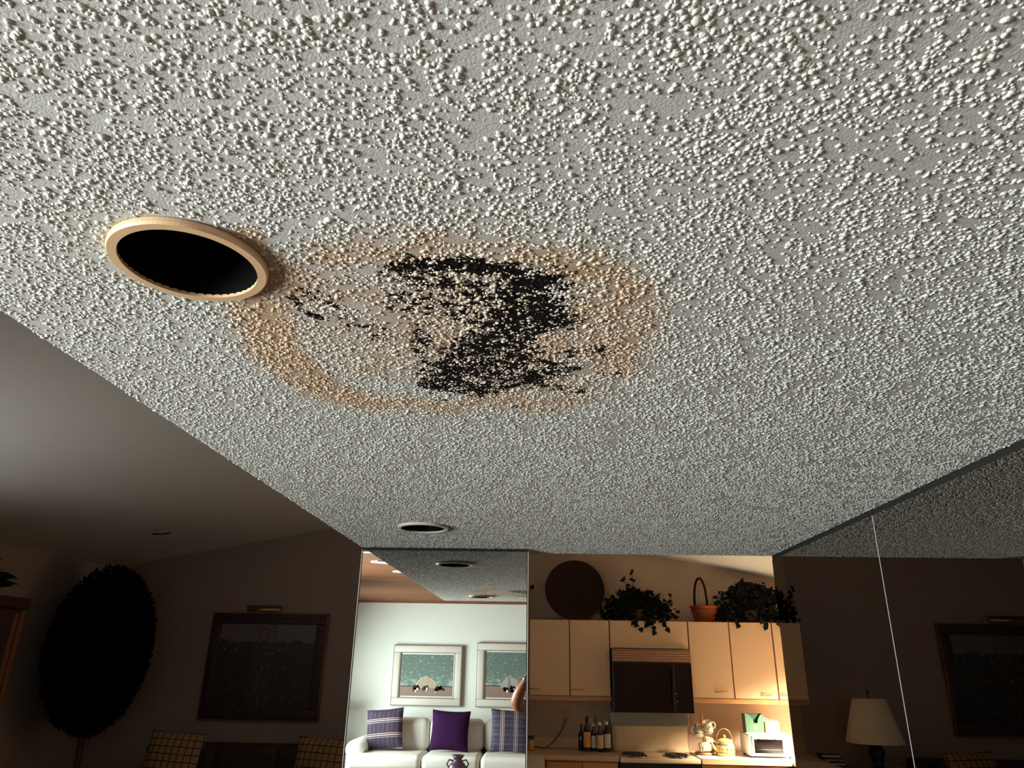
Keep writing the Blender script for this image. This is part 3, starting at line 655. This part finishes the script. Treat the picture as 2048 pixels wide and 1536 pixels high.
# mug tree and mugs
tree = thing('mug_tree', (1.60, 7.80, .913), 'brown wooden mug tree standing left of the kettle', 'mug tree')
MB().lathe([(.001, 0), (.085, 0), (.092, .008), (.088, .02), (.03, .026), (.001, .027)], c=(1.60, 7.80, .913), seg=40).build('base', 'oak', tree, smooth=True)
MB().tube([(1.60, 7.80, .935), (1.60, 7.80, 1.285)], .009, 10).build('post', 'oak', tree, smooth=True)
for (dx, dy, z) in ((-.06, -.03, 1.15), (.06, -.03, 1.16), (-.05, -.04, 1.0), (.06, -.03, 1.0)):
    MB().tube([(1.60, 7.80, z - .02), (1.60 + dx, 7.80 + dy, z + .01)], .005, 8).build('peg', 'oak', tree, smooth=True)
def mug(c, rot, label):
    t = thing('mug', c, label, 'mug', 'striped mugs on the wooden mug tree', rot)
    R, H = .041, .105
    MB().lathe([(.001, 0), (R * .92, 0), (R, .006), (R, H), (R * .92, H), (R * .9, .008), (.001, .008)], seg=32).build('cup', 'mug_cream', t, smooth=True, local=True)
    for z0, z1 in ((.012, .020), (.080, .092)):
        MB().lathe([(R * 1.0, z0), (R * 1.025, z0 + .001), (R * 1.025, z1 - .001), (R, z1)], seg=32).build('stripe', 'blue_grey', t, smooth=True, local=True)
    MB().lathe([(.001, .0485), (.0075, .0485)], seg=6).build('emblem', 'oak', t, local=True)
    e = t.children[-1]; e.rotation_euler = (PI / 2, 0, 0); e.location = (0, -R - .050, 0.052); e.location = (0, -R * 1.01 + .0485, .052)
    MB().tube([(R * .95, 0, .025), (R + .018, 0, .022), (R + .032, 0, .04), (R + .032, 0, .065), (R + .018, 0, .082), (R * .95, 0, .078)], .0055, 8).build('handle', 'mug_cream', t, smooth=True, local=True)
    return t
mug((1.548, 7.735, 1.075), (.42, -.08, 3.0), 'cream blue-banded mug at upper left of the mug tree, tilted rim out')
mug((1.650, 7.735, 1.115), (.35, -.30, .1), 'cream blue-banded mug hanging highest, upper right of the mug tree')
mug((1.545, 7.735, .978), (.1, 1.45, .15), 'cream blue-banded mug hanging sideways, lower left of the mug tree')
mug((1.645, 7.83, .955), (.15, .12, .2), 'cream mug half hidden beside the kettle, lower right of the mug tree')

# kettle
kx, ky, kz = 1.79, 7.74, .913
t = thing('kettle', (kx, ky, kz), 'yellow enamel tea kettle with wire bail handle on the right worktop', 'kettle')
MB().lathe([(.001, 0), (.083, 0), (.089, .008), (.092, .02), (.090, .075), (.080, .105), (.072, .115)], c=(kx, ky, kz), seg=48).build('kettle_body', 'kettle', t, smooth=True)
MB().lathe([(.0735, .113), (.078, .118), (.070, .136), (.03, .15), (.001, .152)], c=(kx, ky, kz), seg=48).build('lid', 'kettle', t, smooth=True)
MB().blob((kx, ky, kz + .166), (.014, .014, .016), 16, 10).build('lid_knob', 'kettle', t, smooth=True)
MB().lathe([(.0815, .106), (.083, .1), (.0855, .094), (.085, .093)], c=(kx, ky, kz), seg=48).build('dark_band', 'blue_grey', t, smooth=True)
MB().lathe([(.0915, .018), (.0935, .02), (.0932, .033), (.0913, .034)], c=(kx, ky, kz), seg=48).build('brown_band', 'brass', t, smooth=True)
for k in range(-3, 4):
    a = -PI / 2 + k * .42; MB().blob((kx + .0925 * math.cos(a), ky + .0925 * math.sin(a), kz + .06), (.006, .006, .008), 10, 6).build('painted_motif', 'green_box', t, smooth=True)
MB().tube([(kx - .08, ky - .02, kz + .045), (kx - .115, ky - .028, kz + .075), (kx - .138, ky - .033, kz + .115)], [.019, .014, .009], 12).build('spout', 'kettle', t, smooth=True)
MB().tube([(kx - .078 * math.cos(PI * k / 16), ky, kz + .12 + .115 * math.sin(PI * k / 16)) for k in range(17)], .004, 8).build('bail_handle', 'brass', t, smooth=True)

# toaster oven with boxes on it
tx0, tx1, ty0, ty1, tz0, tz1 = 1.985, 2.40, 7.60, 7.93, .925, 1.118
t = thing('toaster_oven', ((tx0 + tx1) / 2, (ty0 + ty1) / 2, .913), 'white toaster oven with dark glass door on the sunlit worktop', 'toaster oven')
B(tx0, tx1, ty0, ty1, tz0, tz1).build('body', 'white', t, bevel=.022, seg=5)
d = B(tx0 + .03, tx1 - .085, ty0 - .014, ty0, tz0 + .012, tz1 - .01).build('door', 'white', t, bevel=.006)
o = B(tx0 + .047, tx1 - .102, ty0 - .017, ty0 - .0145, tz0 + .03, tz1 - .045).build('door_glass', 'black_glass', t)
MB().tube([(tx0 + .10, ty0 - .012, tz1 - .026), (tx0 + .11, ty0 - .038, tz1 - .026), (tx1 - .165, ty0 - .038, tz1 - .026), (tx1 - .155, ty0 - .012, tz1 - .026)], .010, 10).build('handle', 'white', t, smooth=True)
for z in (.16, .115, .07): MB().lathe([(.017, 0), (.017, -.014), (.012, -.018), (.001, -.018)], c=(tx1 - .042, ty0 - .001, tz0 + z - .01), seg=24, mat=Matrix.Rotation(-PI / 2, 4, 'X') @ Matrix.Scale(-1, 4, (0, 0, 1))).build('knob', 'paper', t, smooth=True)
for x in (tx0 + .03, tx1 - .03):
    for y in (ty0 + .03, ty1 - .03): MB().lathe([(.001, 0), (.014, 0), (.014, .014), (.001, .014)], c=(x, y, .9125), seg=16).build('foot', 'black_iron', t, smooth=True)
B(tx0 + .06, tx1 - .12, ty0 - .0195, ty0 - .0175, tz0 + .06, tz0 + .063).build('rack_glint', 'chrome', t)
# torn green carton
bz = tz1 + .001
t = thing('carton', (2.09, 7.78, bz), 'torn-open green carton with round badge on the toaster oven', 'box')
m = MB(); th = .003
m.poly([(2.005, bz), (2.175, bz), (2.178, bz + .165), (2.150, bz + .158), (2.125, bz + .12), (2.118, bz + .085), (2.085, bz + .085), (2.075, bz + .115), (2.045, bz + .155), (2.002, bz + .17)], th, 'y', 7.72)
m.poly([(2.005, bz), (2.175, bz), (2.178, bz + .165), (2.002, bz + .165)], th, 'y', 7.84)
m.box(2.004, 2.007, 7.723, 7.84, bz, bz + .165).box(2.173, 2.176, 7.723, 7.84, bz, bz + .165).box(2.007, 2.173, 7.723, 7.84, bz, bz + .003)
m.build('card_body', 'green_box', t)
MB().box(2.012, 2.168, 7.728, 7.835, bz + .005, bz + .075).build('dark_contents', 'black_iron', t)
bd = MB().lathe([(.001, 0), (.022, 0), (.022, .0015)], seg=32, mat=Matrix.Rotation(PI / 2, 4, 'X'), c=(2.098, 7.7195, bz + .045)).build('round_badge', 'orange_box', t)
MB().lathe([(.001, 0), (.013, 0), (.013, .001)], seg=24, mat=Matrix.Rotation(PI / 2, 4, 'X'), c=(2.098, 7.7175, bz + .045)).build('badge_centre', 'paper', t)
# orange and white carton
t = thing('carton', (2.265, 7.78, bz), 'orange and white patterned carton beside the green carton', 'box')
B(2.195, 2.335, 7.74, 7.84, bz, bz + .095).build('card_body', 'orange_box', t, bevel=.002)
m = MB(); m.poly([(2.22, bz + .01), (2.30, bz + .02), (2.315, bz + .07), (2.27, bz + .09), (2.235, bz + .075)], .0015, 'y', 7.738); m.build('white_picture', 'paper', t)
m = MB()
for k in range(5): m.box(2.19 + .024 * k, 2.202 + .024 * k, 7.74, 7.742, bz + .115 - .012 * k, bz + .125 - .012 * k).box(2.19 + .024 * k, 2.202 + .024 * k, 7.7385, 7.7398, bz + .01, bz + .018)
m2 = MB().box(2.195, 2.335, 7.742, 7.745, bz + .095, bz + .10); m2.build('card_lip', 'orange_box', t)
MB().poly([(2.186, bz + .096), (2.335, bz + .096), (2.33, bz + .105), (2.24, bz + .12), (2.186, bz + .14)], .003, 'y', 7.80).build('checkered_flap', plaid('checker', (.8, .78, .7), [('a', 42, 0, .5, (.02, .02, .02), .95)]), t)

# things seen only in the smoked mirror: sideboard, lamp, stack
t = thing('sideboard', (-1.24, 7.78, 0), 'low dark wooden sideboard under the lamp, seen in the smoked mirror', 'sideboard')
B(-1.66, -.82, 7.45, FW, .08, .79).build('body', 'dark_wood', t, bevel=.005)
B(-1.68, -.80, 7.43, FW, .792, .825).build('table_top', 'oak', t, bevel=.006)
for k in range(2): 
    d = B(-1.65 + .415 * k, -1.245 + .415 * k, 7.432, 7.449, .12, .75).build('door', 'dark_wood', t, bevel=.003)
    MB().blob((-1.28 + .415 * k, 7.425, .45), (.012, .012, .012), 12, 8).build('knob', 'brass', t, smooth=True)
lx, ly = -1.335, 7.70
t = thing('table_lamp', (lx, ly, .826), 'dark-based table lamp with cream tapered shade reflected in the smoked mirror', 'lamp')
MB().lathe([(.001, 0), (.09, 0), (.09, .015), (.04, .03), (.06, .09), (.075, .15), (.05, .21), (.02, .235), (.012, .30), (.001, .30)], c=(lx, ly, .826), seg=40).build('lamp_base', 'black_iron', t, smooth=True)
MB().lathe([(.262, 0), (.150, .385), (.147, .385), (.259, 0)], c=(lx, ly, 1.055), seg=56).build('lamp_shade', 'shade', t, smooth=True)
MB().tube([(lx, ly, 1.12), (lx, ly, 1.50)], .005, 8).build('harp_rod', 'black_iron', t, smooth=True)
MB().blob((lx, ly, 1.50), (.012, .012, .02), 12, 8).build('finial', 'black_iron', t, smooth=True)
m = MB(); m.tube([(lx - .148, ly, 1.43), (lx + .148, ly, 1.43)], .003, 6).tube([(lx, ly - .148, 1.43), (lx, ly + .148, 1.43)], .003, 6); m.build('shade_spider', 'black_iron', t)
for k in range(4):
    z = .826 + k * .032; a = [-.02, .015, -.01, .02][k]
    t = thing('book', (-.90 + a, 7.7, z), ['large dark book at the bottom of the stack on the sideboard', 'dark book second from the bottom of the sideboard stack', 'dark book third from the bottom of the sideboard stack', 'small dark book topmost on the sideboard stack'][k], 'book', 'dark books stacked on the sideboard')
    wd = .125 - .012 * k
    B(-.90 + a - wd, -.90 + a + wd, 7.60 + .01 * k, 7.80 - .01 * k, z + .001, z + .031).build('cover', 'black_iron', t, bevel=.003)
    B(-.90 + a - wd + .004, -.90 + a + wd - .004, 7.598 + .01 * k, 7.601 + .01 * k, z + .008, z + .024).build('page_block', 'lab_white' if k % 2 else 'oak', t)

# ------------------------------------------------------------------ dark dining / sitting corner
def frame(t, x0, x1, z0, z1, y, wd, dp, mat, s, name='frame'):
    m = MB(); ya, yb = (y - dp, y) if s > 0 else (y, y + dp)
    m.box(x0, x1, ya, yb, z1 - wd, z1).box(x0, x1, ya, yb, z0, z0 + wd).box(x0, x0 + wd, ya, yb, z0 + wd, z1 - wd).box(x1 - wd, x1, ya, yb, z0 + wd, z1 - wd)
    return m.build(name, mat, t, bevel=min(.012, wd / 4), seg=3)
t = thing('painting', (-2.95, YF - .01, 1.115), 'large dark-framed harbour painting with a brass picture light, on the dim wall', 'painting')
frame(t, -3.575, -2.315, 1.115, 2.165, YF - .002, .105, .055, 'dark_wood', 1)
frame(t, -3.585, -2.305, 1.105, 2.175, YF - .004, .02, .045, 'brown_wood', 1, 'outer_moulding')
o = MB().box(-.53, .53, 0, .012, -.43, .43).build('canvas', harbour_mat(), t, local=True); o.location = (0, -.03, .525)
t2 = thing('picture_light', (-3.01, YF - .1, 2.17), 'brass picture light mounted above the harbour painting', 'picture light')
MB().tube([(-3.18, YF - .12, 2.205), (-2.83, YF - .12, 2.205)], .022, 16).build('light_tube', 'brass', t2, smooth=True)
B(-3.19, -2.82, YF - .147, YF - .10, 2.232, 2.246).build('top_shield', 'black_iron', t2, bevel=.003)
MB().tube([(-3.005, YF - .11, 2.22), (-3.005, YF - .06, 2.24), (-3.005, YF - .004, 2.19)], .006, 8).build('bracket', 'brass', t2, smooth=True)

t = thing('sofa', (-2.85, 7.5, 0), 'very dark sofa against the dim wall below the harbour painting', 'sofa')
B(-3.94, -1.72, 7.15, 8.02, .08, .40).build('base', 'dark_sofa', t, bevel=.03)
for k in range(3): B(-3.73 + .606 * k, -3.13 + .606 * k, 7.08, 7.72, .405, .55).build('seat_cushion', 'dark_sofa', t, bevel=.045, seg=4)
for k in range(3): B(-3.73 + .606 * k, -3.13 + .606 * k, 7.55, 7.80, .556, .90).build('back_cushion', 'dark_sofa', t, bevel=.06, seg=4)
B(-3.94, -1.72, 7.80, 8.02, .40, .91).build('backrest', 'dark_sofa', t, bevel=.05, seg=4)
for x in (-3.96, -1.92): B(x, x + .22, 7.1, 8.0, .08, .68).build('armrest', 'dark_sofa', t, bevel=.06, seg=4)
def throw(name, c, sz, rot, mat, label, group=None):
    o = MB().pillow(*sz).build(name, mat, None, smooth=True, local=True); o.location = c; o.rotation_euler = rot
    return tag(o, label, 'cushion', group)
throw('throw_pillow', (-3.47, 7.42, .800), (.54, .50, .16), (-.18, .06, .06), 'check', 'ochre and black checked cushion at the left of the dark sofa')
throw('throw_pillow', (-2.07, 7.42, .775), (.54, .50, .16), (-.18, .02, -.25), 'check', 'ochre and black checked cushion at the right of the dark sofa')

# armoire on the left wall with a plant on top
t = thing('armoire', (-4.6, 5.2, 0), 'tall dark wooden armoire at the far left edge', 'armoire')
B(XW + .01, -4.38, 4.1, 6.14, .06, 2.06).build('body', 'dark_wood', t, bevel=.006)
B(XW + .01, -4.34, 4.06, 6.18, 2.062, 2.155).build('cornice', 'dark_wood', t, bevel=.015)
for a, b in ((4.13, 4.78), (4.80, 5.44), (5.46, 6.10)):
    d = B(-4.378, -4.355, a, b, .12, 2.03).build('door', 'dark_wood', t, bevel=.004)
m = MB()
for y in (6.02, 6.09, 5.46): m.box(-4.356, -4.345, y, y + .045, .12, 2.03)
m.build('stile', 'brown_wood', t, bevel=.003)
plant('potted_plant', (-4.56, 5.70, 2.157), .20, .30, .26, 150, 'dark pointed-leaf plant on the armoire at the left edge', L=.13, seed=12)

# unidentified dark rounded shape in the corner, modelled as a potted tree
t = thing('tree_standin', (-4.28, 7.22, 0), 'unidentified dark rounded shape in the dim left corner, built as a tree', 'tree')
MB().lathe([(.001, 0), (.16, 0), (.21, .34), (.19, .34), (.18, .30), (.001, .30)], c=(-4.28, 7.22, 0), seg=32).build('pot', 'black_iron', t, smooth=True)
MB().tube([(-4.28, 7.22, .3), (-4.26, 7.22, .8), (-4.29, 7.22, 1.3)], [.03, .026, .02], 10).build('trunk', 'dark_wood', t, smooth=True)
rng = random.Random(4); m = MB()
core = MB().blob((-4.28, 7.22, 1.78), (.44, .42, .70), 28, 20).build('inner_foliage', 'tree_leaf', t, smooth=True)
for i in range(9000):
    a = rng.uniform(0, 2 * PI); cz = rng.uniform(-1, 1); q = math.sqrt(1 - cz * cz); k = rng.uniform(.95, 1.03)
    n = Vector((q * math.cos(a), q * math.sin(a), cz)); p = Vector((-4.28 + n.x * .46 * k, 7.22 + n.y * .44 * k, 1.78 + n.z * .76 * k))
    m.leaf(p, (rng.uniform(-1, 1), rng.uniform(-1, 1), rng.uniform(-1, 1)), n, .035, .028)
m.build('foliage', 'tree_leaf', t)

# ------------------------------------------------------------------ living room behind the camera (seen in the clear mirror)
def art(x0, x1, z0, z1, mat, label, seed, towers):
    y = YB + .003
    t = thing('framed_print', ((x0 + x1) / 2, y, z0), label, 'picture', 'framed prints above the ivory sofa')
    frame(t, x0, x1, z0, z1, y, .022, .05, 'line_grey', -1, 'outer_frame')
    frame(t, x0 + .008, x1 - .008, z0 + .008, z1 - .008, y + .003, .085, .052, 'frame_ivory', -1)
    frame(t, x0 + .09, x1 - .09, z0 + .09, z1 - .09, y + .003, .012, .048, 'line_grey', -1, 'fillet')
    cx, cz = (x0 + x1) / 2, (z0 + z1) / 2
    B(x0 + .098, x1 - .098, y + .003, y + .03, z0 + .098, z1 - .098).build('mat_board', 'mat_board', t)
    w2, h2 = (x1 - x0) / 2 - .118, (z1 - z0) / 2 - .118
    o = MB().box(-w2, w2, 0, .003, -h2, h2).build('print', mat, t, local=True); o.location = (0, .031, cz - z0)
    oz = cz - z0
    def flat(pts, mt, nm, d):
        q = MB().poly(pts, .001, 'y', 0).build(nm, mt, t, local=True); q.location = (0, .0345 + d, oz); return q
    ar = [(.13 * math.cos(PI * k / 20), -.155 + .125 * math.sin(PI * k / 20)) for k in range(21)]
    if not towers: flat([(p[0] * 1.05 - .01, p[1] * 1.0 + .004) for p in ar], 'frame_ivory', 'sun_rim', 0)
    flat([(p[0] - .01, p[1]) for p in ar], 'line_sun' if not towers else 'line_dusk', 'low_sun', .0012)
    rg = random.Random(seed)
    if towers:
        for xx in (-.03, .10): flat([(xx - .018, -.15), (xx + .018, -.15), (xx + .014, -.04), (xx - .012, -.035)], 'line_grey', 'tower', .0024)
    m = MB(); m3 = MB()
    for k in range(17):
        fx = rg.choice([rg.uniform(-.05, .05), rg.uniform(-.19, -.1), rg.uniform(.12, .24)]) if not towers else rg.uniform(-.1, .2)
        fz = -.15 - rg.uniform(0, .045); s = rg.uniform(.013, .030)
        m.add([(fx - s, .0, fz - s * .6), (fx + s, .0, fz - s * .6), (fx + s * .7, .0, fz + s * .8), (fx, .0, fz + s * 1.6), (fx - s * .8, .0, fz + s * .6)], [(4, 3, 2, 1, 0)])
        if k % 3 == 0: m3.add([(fx - s * .6, .0, fz - s * 1.1), (fx + s * .5, .0, fz - s), (fx + s * .3, .0, fz + .1 * s), (fx - s * .5, .0, fz + .1 * s)], [(3, 2, 1, 0)])
    a = m.build('dark_figures', 'black_iron', t, local=True); a.location = (0, .0385, oz)
    a = m3.build('pale_figures', 'paper', t, local=True); a.location = (0, .0395, oz)
MT['line_sun'] = plain('tan_sun', (0.42, 0.33, 0.25), .7); MT['line_dusk'] = plain('grey_sun', (0.38, 0.38, 0.36), .7)
art(-1.935, -1.02, 1.172, 1.912, print_mat('print_sunset', 0), 'left framed seaside print with a low sun, above the ivory sofa', 1, False)
art(-.828, .087, 1.172, 1.955, print_mat('print_towers', 5), 'right framed seaside print with two towers, partly behind the raised arm', 2, True)

SF, ST = -3.30, .715                                        # sofa front edge, seat top
t = thing('sofa', (-1.05, -3.75, LP), 'ivory three-seat sofa under the framed prints, reflected in the tall mirror', 'sofa')
B(-2.22, .45, -4.22, SF - .05, LP + .08, ST - .16).build('base', 'sofa', t, bevel=.03)
sx = [(-2.20, -1.352), (-1.345, -.682), (-.675, .42)]
for i, (a, b) in enumerate(sx): B(a, b, -4.0, SF, ST - .165, ST).build('seat_cushion', 'sofa', t, bevel=.06, seg=6)
for a, b in ((-2.02, -1.352), (-1.345, -.682), (-.675, 0.2)): B(a, b, -4.12, -3.86, ST - .02, 1.06).build('back_cushion', 'sofa', t, bevel=.085, seg=6)
B(-2.15, .40, -4.26, -4.10, LP + .1, 1.0).build('backrest', 'sofa', t, bevel=.05, seg=4)
for x in (-2.24, .22):
    m = MB(); m.box(x, x + .20, -4.2, SF - .12, LP + .08, .74).build('armrest', 'sofa', t, bevel=.03, seg=3)
    MB().lathe([(.001, 0), (.09, 0), (.105, .012), (.105, .75), (.001, .76)], c=(x + .10, SF - .10 - .77, .745), seg=28, mat=Matrix.Rotation(-PI / 2, 4, 'X')).build('rolled_arm', 'sofa', t, smooth=True)
for x in (-2.1, .3):
    for y in (-4.1, SF - .15): MB().lathe([(.001, 0), (.02, 0), (.03, .09), (.001, .09)], c=(x, y, LP), seg=16).build('foot', 'dark_wood', t, smooth=True)
throw('throw_pillow', (-1.865, -3.72, .945), (.47, .46, .15), (.20, -.10, .12), 'plaidA', 'purple plaid cushion with crosswise stripes, left seat of the ivory sofa')
throw('throw_pillow', (-1.075, -3.72, .942), (.47, .45, .16), (.20, .03, 0), 'purple', 'plain purple cushion on the middle seat of the ivory sofa')
throw('throw_pillow', (-.34, -3.72, .952), (.50, .48, .15), (.20, .03, -.1), 'plaidB', 'grey-purple plaid cushion with upright stripes, below the raised arm')

# side table and lamp at the sofa's left end
t = thing('side_table', (-2.60, -3.95, LP), 'small side table left of the ivory sofa, mostly hidden by the mirror edge', 'table')
MB().lathe([(.001, .42), (.25, .42), (.26, .43), (.25, .445), (.001, .445)], c=(-2.60, -3.95, LP), seg=40).build('table_top', 'dark_wood', t, smooth=True)
MB().lathe([(.14, 0), (.14, .02), (.03, .05), (.025, .42)], c=(-2.60, -3.95, LP), seg=24).build('pedestal', 'dark_wood', t, smooth=True)
t = thing('table_lamp', (-2.60, -3.95, LP + .446), 'table lamp with pale shade at the tall mirror left edge, beside the ivory sofa', 'lamp')
MB().lathe([(.001, 0), (.07, 0), (.08, .1), (.03, .25), (.012, .32), (.012, .45)], c=(-2.60, -3.95, LP + .446), seg=32).build('lamp_base', 'vase', t, smooth=True)
MB().lathe([(.215, 0), (.165, .19), (.162, .19), (.212, 0)], c=(-2.60, -3.95, 1.07), seg=48).build('lamp_shade', 'shade', t, smooth=True)

# coffee table with vase
t = thing('coffee_table', (-.75, -2.35, LP), 'coffee table in front of the ivory sofa, below the picture edge', 'table')
B(-1.3, -.2, -2.65, -2.05, LP + .36, LP + .40).build('table_top', 'dark_wood', t, bevel=.008)
for x in (-1.26, -.30):
    for y in (-2.61, -2.15): B(x, x + .06, y, y + .06, LP, LP + .359).build('leg', 'dark_wood', t)
vx, vy, vz = -.822, -2.3, LP + .401
t = thing('vase', (vx, vy, vz), 'dark plum flared vase in front of the middle sofa seat', 'vase')
MB().lathe([(.001, 0), (.045, 0), (.085, .06), (.092, .10), (.072, .14), (.042, .165), (.040, .18), (.066, .215), (.062, .218), (.034, .18)], c=(vx, vy, vz), seg=40).build('vase_body', 'vase', t, smooth=True)
for s in (-1, 1):
    MB().tube([(vx + s * .045, vy, vz + .165), (vx + s * .085, vy, vz + .175), (vx + s * .11, vy, vz + .14), (vx + s * .085, vy, vz + .10)], .008, 8).build('handle', 'vase', t, smooth=True)

# ceiling fan
fx, fy = -.75, .03
t = thing('ceiling_fan', (fx, fy, 2.32), 'white ceiling fan whose blade tips show against the plank ceiling in the mirror', 'ceiling fan')
MB().lathe([(.001, .15), (.07, .15), (.07, .12), (.02, .11), (.02, .09), (.10, .085), (.11, .04), (.09, .01), (.001, 0)], c=(fx, fy, 2.32), seg=40).build('motor', 'white', t, smooth=True)
for k in range(5):
    a = math.radians(153 + 72 * k - 2); R = Matrix.Translation((fx, fy, 2.395)) @ Matrix.Rotation(a, 4, 'Z') @ Matrix.Rotation(.05, 4, 'X')
    m = MB(); out = [(.15, -.05), (.48, -.095), (.56, -.085), (.585, 0), (.56, .085), (.48, .095), (.15, .05)]
    if k in (3, 4): out = [(p[0] * .62 + .06, p[1]) for p in out] if k == 4 else out
    m.poly(out, .008, 'z', 0); m.v = [tuple(R @ Vector(p)) for p in m.v]; m.build('blade', 'white', t, bevel=.002)

# ------------------------------------------------------------------ the photographer (only the left elbow shows in the mirror)
def skin(name, verts, edges, mat, parent, root=0, sub=2):
    P = parent.location if parent else Vector((0, 0, 0))
    me = bpy.data.meshes.new(name); me.from_pydata([tuple(Vector(v[0]) - P) for v in verts], edges, []); o = bpy.data.objects.new(name, me); C.objects.link(o)
    me.materials.append(MT[mat]); o.parent = parent
    md = o.modifiers.new('skin', 'SKIN'); md.use_smooth_shade = True
    for i, v in enumerate(verts):
        r = v[1]; me.skin_vertices[0].data[i].radius = r if isinstance(r, tuple) else (r, r); me.skin_vertices[0].data[i].use_root = i == root
    s = o.modifiers.new('sub', 'SUBSURF'); s.levels = sub; s.render_levels = sub
    return o
px, py = .235, -.50
per = thing('person', (px, py, 0), 'person holding up a phone, tanned bent elbow and silver watch visible in the tall mirror', 'person')
V = []; E = []
def ch(pts, start=None):
    prev = start
    for p, r in pts:
        V.append((p, r)); i = len(V) - 1
        if prev is not None: E.append((prev, i))
        prev = i
    return prev
pel = ch([((px, py, .92), (.15, .11))]); 
chest = ch([((px, py, 1.08), (.14, .10)), ((px, py, 1.25), (.155, .11)), ((px, py, 1.36), (.14, .10))], pel)
neck = ch([((px, py + .01, 1.45), .065), ((px, py + .03, 1.53), .052), ((px, py + .045, 1.60), .075), ((px, py + .05, 1.68), .088), ((px, py + .045, 1.75), .070)], chest)
for s in (-1, 1):
    k = ch([((px + s * .10, py, .85), .095), ((px + s * .11, py + .02, .48), .062), ((px + s * .11, py - .01, .12), .042), ((px + s * .11, py + .01, .05), .04), ((px + s * .12, py + .13, .035), .03)], pel)
# left arm: shoulder, elbow flared out, wrist up to the phone; right arm mirrors it
ARM = {-1: [((px - .17, py + .01, 1.39), .062), ((px - .27, py + .15, 1.405), .050), ((-.165, -.215, 1.405), .056), ((-.178, -.175, 1.435), .052), ((-.150, -.125, 1.515), .045), ((-.098, -.085, 1.60), .027), ((-.090, -.075, 1.645), .028)],
       1: [((px + .17, py + .01, 1.39), .062), ((px + .20, py + .12, 1.35), .050), ((.36, -.20, 1.36), .047), ((.33, -.16, 1.40), .044), ((.24, -.12, 1.51), .038), ((.135, -.085, 1.60), .026), ((.105, -.075, 1.645), .028)]}
hand = {}
for s in (-1, 1): hand[s] = ch(ARM[s], chest)
for s in (-1, 1):
    b = Vector(ARM[s][-1][0])
    for j, (ln, dz) in enumerate(((.034, .035), (.038, .018), (.036, .002), (.030, -.014))):
        p0 = Vector((s * .088 + (0.004 if s > 0 else -.004), -.052, 1.672 + dz)); p1 = p0 + Vector((-s * .004, .020, .004)); p2 = p1 + Vector((-s * .012, .008, .0)); 
        ch([(b + Vector((0, .006, .018 + dz * .3)), .012), (p0, .0085), (p1, .008), (p2, .0065)], hand[s])
    ch([(b + Vector((0, -.012, .01)), .012), ((s * .092, -.085, 1.675), .010), ((s * .074, -.088, 1.69), .0085)], hand[s])
body = skin('body', V, E, 'skin', per, 0, 2)
# clothing: short-sleeved shirt and trousers slightly larger than the body
V2 = [((px, py, .80), (.20, .16)), ((px, py, 1.05), (.178, .138)), ((px, py, 1.25), (.172, .127)), ((px, py, 1.37), (.155, .115)), ((px, py + .005, 1.43), .078), ((px - .17, py + .01, 1.385), .075), ((px - .24, py + .09, 1.40), .066), ((px + .17, py + .01, 1.385), .075), ((px + .195, py + .09, 1.36), .066)]
skin('shirt', V2, [(0, 1), (1, 2), (2, 3), (3, 4), (3, 5), (5, 6), (3, 7), (7, 8)], 'shirt', per, 0, 2)
V3 = [((px, py, .99), (.168, .128))] + [q for s in (-1, 1) for q in (((px + s * .10, py, .84), .11), ((px + s * .11, py + .02, .48), .078), ((px + s * .11, py - .01, .10), .06))]
skin('trousers', V3, [(0, 1), (1, 2), (2, 3), (0, 4), (4, 5), (5, 6)], 'trousers', per, 0, 2)
hy = py + .03
MB().blob((px, hy - .012, 1.705), (.100, .112, .108), 24, 16).build('hair', 'hair', per, smooth=True)
MB().blob((px, hy + .112, 1.655), (.013, .018, .022), 12, 8).build('nose', 'skin', per, smooth=True)
for s in (-1, 1):
    MB().blob((px + s * .032, hy + .098, 1.685), (.014, .010, .009), 12, 8).build('eye', 'paper', per, smooth=True)
    MB().blob((px + s * .092, hy + .01, 1.665), (.010, .018, .028), 12, 8).build('ear', 'skin', per, smooth=True)
    MB().box(px + s * .115 - .045, px + s * .115 + .045, py - .08, py + .19, 0, .075).build('shoe', 'black_iron', per, bevel=.025)
MB().blob((px, hy + .100, 1.615), (.024, .008, .007), 12, 8).build('mouth', 'terracotta', per, smooth=True)
# watch on the left wrist (own thing would fall off: it is worn, a part)
a = Vector(ARM[-1][5][0]); d = (Vector(ARM[-1][6][0]) - Vector(ARM[-1][4][0])).normalized(); q = d.to_track_quat('Z', 'Y').to_matrix().to_4x4()
MB().lathe([(.0315, -.010), (.0335, -.009), (.0335, .009), (.0315, .010)], c=a, seg=32, mat=q).build('watch_band', 'chrome', per, smooth=True)
MB().lathe([(.001, .036), (.017, .036), (.018, .030)], c=a, seg=24, mat=q @ Matrix.Rotation(-PI / 2, 4, 'Y')).build('watch_case', 'chrome', per, smooth=True)
# phone held behind the lens
pm = Matrix.Translation((0, 0, 1.71)) @ M.to_3x3().to_4x4()
m = MB(); m.box(-.078, .078, -.052, .022, .012, .020, mat=pm); o = m.build('phone', 'phone', None, bevel=.003)
tag(o, 'black phone held level in both hands by the person', 'phone')
